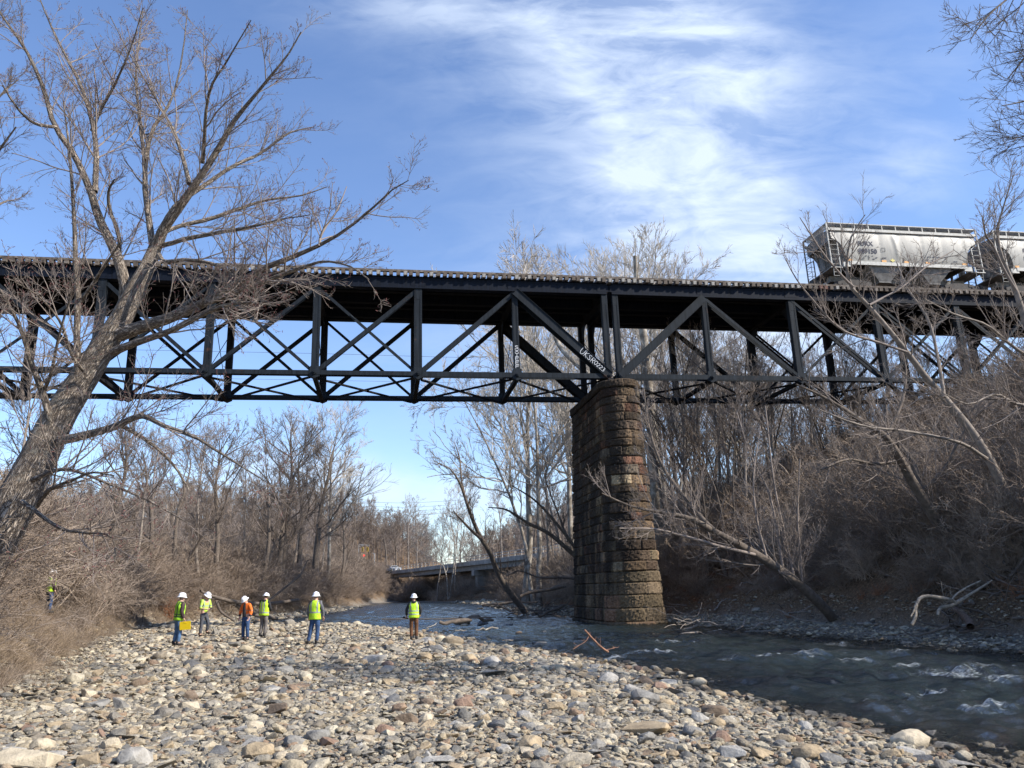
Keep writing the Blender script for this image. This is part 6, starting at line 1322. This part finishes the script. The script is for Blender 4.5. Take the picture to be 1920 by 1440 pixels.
def vest_mat(name, base, bands, vert, plain=(.32, .33, .33)):
    """high-visibility cloth; reflective tape woven in at given heights and distances from the middle (rest pose coordinates)"""
    m = bpy.data.materials.new(name); m.use_nodes = True; t = m.node_tree; b = t.nodes['Principled BSDF']; b.inputs['Roughness'].default_value = .8
    a = N(t, 'ShaderNodeAttribute', attribute_name='rest').outputs['Vector']; s = N(t, 'ShaderNodeSeparateXYZ'); Lk(t, a, s.inputs[0]); f = None
    for z0, w in bands:
        q = M(t, 'LESS_THAN', M(t, 'ABSOLUTE', M(t, 'SUBTRACT', s.outputs[2], z0)), w/2); f = q if f is None else M(t, 'MAXIMUM', f, q)
    for x0, w, zlo in vert:
        q = M(t, 'MULTIPLY', M(t, 'LESS_THAN', M(t, 'ABSOLUTE', M(t, 'SUBTRACT', M(t, 'ABSOLUTE', s.outputs[0]), x0)), w/2), M(t, 'GREATER_THAN', s.outputs[2], zlo)); f = q if f is None else M(t, 'MAXIMUM', f, q)
    nz = N(t, 'ShaderNodeTexNoise', i={'Scale': 9, 'Detail': 4}); Lk(t, a, nz.inputs['Vector'])
    mx = N(t, 'ShaderNodeMix', data_type='RGBA'); mx.inputs[6].default_value = (*base, 1); mx.inputs[7].default_value = (*plain, 1)
    if f is not None: Lk(t, f, mx.inputs[0])
    else: mx.inputs[0].default_value = 0
    Lk(t, mx.outputs[2], b.inputs['Base Color']); bp = N(t, 'ShaderNodeBump', i={'Strength': .5, 'Distance': .05}); Lk(t, nz.outputs['Fac'], bp.inputs['Height']); Lk(t, bp.outputs[0], b.inputs['Normal'])
    return m
LIME = (.50, .80, .03)
def skin(name, V, E, R, m, parent, sub=2):
    me = bpy.data.meshes.new(name+'_frame'); me.from_pydata([tuple(v) for v in V], E, []); o = bpy.data.objects.new(name, me); COL.objects.link(o)
    sk = o.modifiers.new('skin', 'SKIN'); sk.use_smooth_shade = True
    if not me.skin_vertices: 
        bm = bmesh.new(); bm.from_mesh(me); bm.verts.layers.skin.verify(); bm.to_mesh(me); bm.free()
    for i, r in enumerate(R):
        sv = me.skin_vertices[0].data[i]; sv.radius = (r, r) if np.isscalar(r) else r; sv.use_root = i == 0
    if sub: ss = o.modifiers.new('smooth', 'SUBSURF'); ss.levels = sub; ss.render_levels = sub
    dg = bpy.context.evaluated_depsgraph_get(); e = bpy.data.meshes.new_from_object(o.evaluated_get(dg)); bpy.data.objects.remove(o)
    e.materials.clear(); e.materials.append(m)
    for p in e.polygons: p.use_smooth = True
    return link(name, e, parent)
def person(px_feet, label, face, lean=0., side_lean=0., head=(0, 0), Lsh=None, arms=None, legs=None, top=M_BLACK, sleeve=None, pants=M_JEAN, boots=M_SOLE, vest=None, jacket=None, sleeves_up=False, hood=False, scale=1., at=None):
    """face: heading in radians, 0 looks away from the camera; joints in metres before posing"""
    P = np.array(at) if at is not None else hit(*px_feet)
    P = P.copy(); P[2] = Hs(P[0], P[1])+.03
    t = thing('person', tuple(P), label, 'person', None, 0)
    cf, sf = math.cos(face), math.sin(face)
    def W(p, torso=False):                         # local -> posed
        p = np.array(p, float)
        if torso:
            q = p-[0, 0, .93]; c, s = math.cos(lean), math.sin(lean); q = np.array([q[0], q[1]*c+q[2]*s, -q[1]*s+q[2]*c]); c, s = math.cos(side_lean), math.sin(side_lean); q = np.array([q[0]*c+q[2]*s, q[1], -q[0]*s+q[2]*c]); p = q+[0, 0, .93]
        return np.array([p[0]*cf-p[1]*sf, p[0]*sf+p[1]*cf, p[2]])*scale
    A = arms or {}; Lg = legs or {}
    la = A.get('l', [(-.24, -.01, 1.14), (-.25, .06, .90), (-.25, .09, .83)]); ra = A.get('r', [(.24, -.01, 1.14), (.25, .06, .90), (.25, .09, .83)])
    ll = Lg.get('l', [(-.11, .02, .5), (-.12, -.02, .09), (-.13, .15, .04)]); rl = Lg.get('r', [(.11, .02, .5), (.12, -.02, .09), (.13, .15, .04)])
    T = lambda p: W(p, True)
    hp, hyw = head
    hc = T((0, .0, 1.50)); 
    def Hd(p):                                     # head space (origin at the neck), pitched and turned
        x, y, z = p; c, s = math.cos(hyw), math.sin(hyw); c2, s2 = math.cos(hp), math.sin(hp); y, z = y*c2+z*s2, -y*s2+z*c2; x, y = x*c-y*s, x*s+y*c
        return hc+np.array([x*cf-y*sf, x*sf+y*cf, z])*scale
    # body: one continuous skinned figure with head, nose, chin, palms, five fingers
    V = [W((0, 0, .95)), T((0, 0, 1.12)), T((0, .01, 1.32)), T((0, 0, 1.46)), hc+np.array([0, 0, .02]), Hd((0, .02, .085)), Hd((0, .015, .16)), Hd((0, .0, .215)), Hd((0, .105, .10)), Hd((0, .08, .035))]
    E = [(0, 1), (1, 2), (2, 3), (3, 4), (4, 5), (5, 6), (6, 7), (5, 8), (4, 9)]
    R = [(.15, .11), (.13, .10), (.16, .11), .07, .055, (.068, .085), (.075, .09), (.055, .065), .016, .035]
    def arm(sgn, a):
        i = len(V); V.extend([T((sgn*.17, 0, 1.42)), T(a[0]), T(a[1]), T(a[2])]); E.extend([(2, i), (i, i+1), (i+1, i+2), (i+2, i+3)]); R.extend([.058, .042, .028, (.036, .018)])
        w, h = np.array(V[i+2]), np.array(V[i+3]); d = norm(h-w); sd = norm(np.cross(d, np.array([-sf, cf, 0])+np.array([.01, .01, .3]))); nrm = np.cross(sd, d)
        for q, (o, l) in enumerate(((-.03, .065), (-.01, .078), (.01, .074), (.03, .058))):
            j = len(V); b = h+d*.02+sd*o; V.extend([b, b+d*l*.5+nrm*.006, b+d*l*.85+nrm*.024]); E.extend([(i+3, j), (j, j+1), (j+1, j+2)]); R.extend([.010, .009, .007])
        j = len(V); b = w+d*.03+sd*.035; V.extend([b, b+d*.035+sd*.02+nrm*.01]); E.extend([(i+2, j), (j, j+1)]); R.extend([.012, .009])
    arm(-1, la); arm(1, ra)
    def leg(sgn, l):
        i = len(V); V.extend([W((sgn*.10, 0, .88)), W(l[0]), W(l[1]), W(l[2])]); E.extend([(0, i), (i, i+1), (i+1, i+2), (i+2, i+3)]); R.extend([.085, .058, .038, .035])
    leg(-1, ll); leg(1, rl)
    body = skin('body', V, E, R, M_SKIN, t)
    # trousers
    V = [W((0, 0, .98)), W((0, 0, .90))]; E = [(0, 1)]; R = [(.165, .12), (.165, .125)]
    for sgn, l in ((-1, ll), (1, rl)):
        i = len(V); k = np.array(l[0]); an = np.array(l[1]); V.extend([W((sgn*.09, 0, .82)), W(k), W(an+[0, 0, .03])]); E.extend([(1, i), (i, i+1), (i+1, i+2)]); R.extend([.105, .078, .064])
    skin('trousers', V, E, R, pants, t)
    for l in (ll, rl):
        a, b = np.array(l[1]), np.array(l[2]); skin('boot', [W(a+[0, -.03, .10]), W(a+[0, -.02, -.02]), W((a+b)/2+[0, 0, -.005]), W(b+[0, .03, 0])], [(0, 1), (1, 2), (2, 3)], [.058, .052, .045, .04], boots, t)
    # shirt or jacket with sleeves
    V = [T((0, 0, .90)), T((0, 0, 1.12)), T((0, .0, 1.34)), T((0, -.01, 1.48))]; E = [(0, 1), (1, 2), (2, 3)]; R = [(.175, .13), (.165, .125), (.18, .13), .07]
    for sgn, a in ((-1, la), (1, ra)):
        i = len(V); w = np.array(a[1]); e = np.array(a[0]); w2 = e+(w-e)*(.35 if sleeves_up else .95); V.extend([T((sgn*.17, 0, 1.42)), T(e), T(w2)]); E.extend([(2, i), (i, i+1), (i+1, i+2)]); R.extend([.078, .062, .050])
    sh = skin('jacket' if jacket else 'shirt', V, E, R, jacket or sleeve or top, t)
    inv = [np.array(v.co) for v in sh.data.vertices]
    def unpose(q):
        q = np.array(q)/scale; x, y = q[0]*cf+q[1]*sf, -q[0]*sf+q[1]*cf; q = np.array([x, y, q[2]-.93]); c, s = math.cos(-side_lean), math.sin(-side_lean); q = np.array([q[0]*c+q[2]*s, q[1], -q[0]*s+q[2]*c]); c, s = math.cos(-lean), math.sin(-lean)
        return np.array([q[0], q[1]*c+q[2]*s, -q[1]*s+q[2]*c])+[0, 0, .93]
    def rest(o):
        at = o.data.attributes.new('rest', 'FLOAT_VECTOR', 'POINT'); at.data.foreach_set('vector', np.array([unpose(v.co) for v in o.data.vertices], np.float32).ravel())
    rest(sh)
    if vest:
        m = vest; zz = np.linspace(.86, 1.50, 15); K = 28; th = np.arange(K)*2*math.pi/K; rows = []
        for z in zz:
            f = (z-.86)/.64; hw = np.interp(z, [.86, 1.1, 1.34, 1.43, 1.50], [.208, .196, .212, .19, .10]); hd = np.interp(z, [.86, 1.1, 1.34, 1.43, 1.50], [.162, .155, .160, .125, .085])
            cx = np.sign(np.cos(th))*np.abs(np.cos(th))**.85; cy = np.sign(np.sin(th))*np.abs(np.sin(th))**.85; flare = 1+.03*np.sin(th*5+z*9)*(1-f)
            dip = np.where(z > 1.4, 0, 0)
            rows.append(np.stack([cx*hw*flare, cy*hd*flare, np.full(K, z)], 1))
        Rv = np.array(rows).reshape(-1, 3); Vp = np.array([T(p) for p in Rv]); i = (np.arange(14)*K)[:, None]; j = np.arange(K)[None]; j2 = (j+1) % K; Q = np.stack([i+j, i+j2, i+j2+K, i+j+K], -1).reshape(-1, 4)
        ctr = Rv[Q].mean(1); keep = ~((np.abs(ctr[:, 0]) > .165) & (ctr[:, 2] > 1.16) & (np.abs(ctr[:, 1]) < .085))
        if vest is not VEST_SHUT: keep &= ~((np.abs(ctr[:, 0]) < .05) & (ctr[:, 1] > .08) & (ctr[:, 2] > .0) & (ctr[:, 2] > 1.2))
        me = mesh_np('vest', Vp, Q[keep], mat=m, smooth=True); o = link('vest', me, t)
        at = me.attributes.new('rest', 'FLOAT_VECTOR', 'POINT'); at.data.foreach_set('vector', Rv.astype(np.float32).ravel())
        so_ = o.modifiers.new('thickness', 'SOLIDIFY'); so_.thickness = .012; so_.offset = -1
    # hair, ears, hard hat
    hv = [Hd((0, -.02, .07)), Hd((0, -.02, .15)), Hd((0, -.01, .20))]; skin('hair', hv, [(0, 1), (1, 2)], [(.066, .062), (.080, .082), (.06, .07)], M_HAIR, t, 1)
    for s in (-1, 1):
        skin('ear', [Hd((s*.074, .0, .09)), Hd((s*.084, -.006, .115)), Hd((s*.080, -.004, .135))], [(0, 1), (1, 2)], [.012, .016, .012], M_SKIN, t, 1)
        skin('eye', [Hd((s*.03, .094, .128)), Hd((s*.03, .10, .128))], [(0, 1)], [.011, .009], M_BLACK, t, 1)
    prof = [(.172, .0), (.175, .006), (.145, .018), (.126, .028), (.122, .065), (.108, .105), (.078, .132), (.037, .146), (.001, .149)]
    Vh, Qh = lathe(prof, 26); Vh = Vh*[.88, 1.05, 1.]; r_ = np.arctan2(Vh[:, 1], Vh[:, 0]); rr = np.hypot(Vh[:, 0], Vh[:, 1]); Vh[:, 2] += np.where(np.abs(Vh[:, 0]) < .016, .010, 0)*(rr < .128); Vh[:, 2] -= .02*np.clip((rr-.13)/.045, 0, 1)*np.abs(np.sin(r_))
    Vh = np.array([Hd((p[0], p[1]+.0, p[2]+.142)) for p in Vh]); me = mesh_np('hard_hat', Vh, Qh, mat=M_HAT, smooth=True); o = link('hard_hat', me, t); so_ = o.modifiers.new('thickness', 'SOLIDIFY'); so_.thickness = .004
    if hood: skin('hood', [T((-.09, -.05, 1.47)), T((0, -.12, 1.45)), T((.09, -.05, 1.47))], [(0, 1), (1, 2)], [.05, .065, .05], top, t, 1)
    return t, T, W, P
VEST_A = vest_mat('lime_vest_wide_tape', LIME, [(1.10, .05)], [(.115, .05, 1.10)]); VEST_B = vest_mat('lime_vest_double_tape', LIME, [(1.0, .045), (1.12, .045)], [(.13, .045, 1.12)]); VEST_C = vest_mat('lime_vest_low_tape', LIME, [(.98, .05)], [(.06, .05, .98)])
VEST_X = vest_mat('lime_vest_dark_tape', (.33, .62, .03), [(.98, .04), (1.06, .03)], [(.10, .045, 1.0)], (.06, .09, .05)); VEST_SHUT = None
SHIRT_L = vest_mat('lime_work_shirt', (.45, .62, .08), [(1.22, .04)], [(.12, .04, 1.0)], (.30, .34, .30)); JACK_O = vest_mat('orange_jacket', (.85, .17, .02), [(1.20, .035)], [], (.42, .20, .12))
FEET = []
def people():
    out = {}
    # 1 man with yellow clipboard, seen from behind-left, leaning
    t, T, W, P = person((331, 1213), 'man in lime vest and light jeans holding a yellow clipboard, leftmost of the group', -.75, lean=.05, side_lean=.07, head=(.1, -.35), arms={'l': [(-.25, .0, 1.15), (-.24, .12, .93), (-.23, .18, .87)], 'r': [(.25, -.03, 1.14), (.25, .07, .92), (.25, .11, .85)]},
                  legs={'l': [(-.10, .01, .5), (-.13, -.05, .09), (-.15, .12, .04)], 'r': [(.10, .04, .5), (.08, .0, .09), (.08, .18, .04)]}, pants=M_JEANL, sleeve=M_MAROON, vest=VEST_X)
    a = T((.25, .15, .80)); o = link('clipboard', None) if False else None
    mb = MB(); mb.box3([0, 0, 0], [.19, 0, .01], [0, .006, 0], [-.01, 0, .14]); mb.box3([0, -.009, .095], [.05, 0, 0], [0, .004, 0], [0, 0, .015]); q = mb.obj('clipboard', mat('yellow_plastic', (.85, .60, .01), .5)); q.location = tuple(P+a+np.array([.03, -.08, -.10])); tag(q, 'bright yellow clipboard held low by the leftmost man of the group', 'clipboard')
    # 2 man looking at phone
    t, T, W, P = person((380, 1195), 'man in long sleeved lime shirt and dark grey trousers looking down at a phone', -2.1, lean=.10, head=(.55, .15), arms={'l': [(-.25, .04, 1.15), (-.10, .28, 1.12), (-.05, .32, 1.13)], 'r': [(.25, .03, 1.13), (.10, .27, 1.10), (.04, .32, 1.12)]},
                  legs={'l': [(-.14, .12, .53), (-.17, .02, .17), (-.19, .19, .12)], 'r': [(.11, .0, .48), (.12, -.02, .07), (.14, .15, .03)]}, pants=M_GREYP, jacket=SHIRT_L, sleeves_up=True, boots=M_BOOT, scale=1.1)
    mb = MB(); mb.box3([0, 0, 0], [.04, 0, 0], [0, .06, .03], [0, -.004, .008]); q = mb.obj('phone', M_BLACK); q.location = tuple(P+T((-.01, .37, 1.15))); tag(q, 'small black phone in the hands of the man in the lime shirt', 'phone')
    # 3 orange jacket
    t, T, W, P = person((459, 1203), 'man in open orange and black jacket and blue jeans looking down', 2.75, lean=.10, side_lean=-.04, head=(.65, -.25), arms={'l': [(-.30, .02, 1.17), (-.30, .14, .95), (-.29, .19, .88)], 'r': [(.29, .0, 1.17), (.27, .08, .93), (.26, .11, .85)]}, pants=M_JEAN, jacket=JACK_O)
    skin('inner_vest', [T((0, .10, .92)), T((0, .10, 1.15)), T((0, .09, 1.38)), T((0, .03, 1.49))], [(0, 1), (1, 2), (2, 3)], [(.085, .05), (.085, .055), (.08, .05), .06], M_BLACK, t)
    for s, a in ((-1, [(-.30, .02, 1.17), (-.30, .14, .95)]), (1, [(.29, .0, 1.17), (.27, .08, .93)])):
        e, w = np.array(a[0]), np.array(a[1]); skin('cuff', [T(e+(w-e)*.45), T(e+(w-e)*.95)], [(0, 1)], [.064, .056], M_BLACK, t, 1)
    # 4 black hoodie, grey trousers
    person((493, 1196), 'man in black hoodie, lime vest and grey trousers, right of the orange jacket', -.25, lean=.03, side_lean=.04, head=(.3, -.1), arms={'l': [(-.24, .06, 1.15), (-.12, .26, 1.10), (-.08, .3, 1.1)], 'r': [(.24, .05, 1.15), (.16, .25, 1.05), (.1, .3, 1.06)]}, pants=M_TAUPE, vest=VEST_C, hood=True,
           legs={'l': [(-.09, .03, .5), (-.11, -.04, .09), (-.12, .13, .04)], 'r': [(.09, .03, .5), (.07, -.02, .09), (.08, .16, .04)]})
    # 5 jeans, vest
    person((589, 1212), 'man in bright lime vest, grey sleeves and blue jeans seen from behind, standing alone', -.12, lean=-.02, side_lean=.02, head=(.05, -.15), pants=M_JEAN, vest=VEST_A, sleeve=M_GREYS, arms={'l': [(-.26, .0, 1.15), (-.26, .06, .93), (-.25, .09, .86)], 'r': [(.27, .0, 1.15), (.27, .06, .93), (.26, .09, .86)]},
           legs={'l': [(-.15, .02, .5), (-.21, -.03, .09), (-.24, .12, .04)], 'r': [(.10, .02, .5), (.09, -.02, .09), (.10, .15, .04)]})
    # 6 black jacket, brown trousers
    t, T, W, P = person((776, 1203), 'man in black hoodie, lime vest and brown trousers at the water edge, rightmost worker', .10, head=(-.02, .1), pants=M_DUCK, vest=VEST_B, hood=True, arms={'l': [(-.29, .0, 1.17), (-.29, .08, .93), (-.30, .12, .87)], 'r': [(.27, .0, 1.16), (.24, .10, .95), (.2, .15, .9)]},
           legs={'l': [(-.10, .02, .5), (-.10, -.02, .09), (-.12, .12, .04)], 'r': [(.10, .02, .5), (.10, -.02, .09), (.12, .14, .04)]})
    mb = MB(); mb.box3([0, 0, 0], [.11, 0, -.02], [0, .05, 0], [0, 0, .02]); mb.cyl([-.06, 0, 0], [-.06, .0, .06], .035, 10); q = mb.obj('field_radio', M_BLACK); q.location = tuple(P+T((-.34, .16, .86))); tag(q, 'small dark tool in the left hand of the rightmost worker', 'tool')
    # 7 man up in the brush
    person(None, 'man in lime vest half hidden in the brush up the left bank', -.6, at=P7, head=(.1, -.3), pants=M_JEAN, vest=VEST_A, sleeve=M_MAROON)
for a, b in ((331, 1213), (380, 1195), (459, 1203), (493, 1196), (589, 1212), (776, 1203)):
    h_ = hit(a, b); FEET.append((h_[0]-.12, h_[1])); FEET.append((h_[0]+.12, h_[1]))
stones()
people()
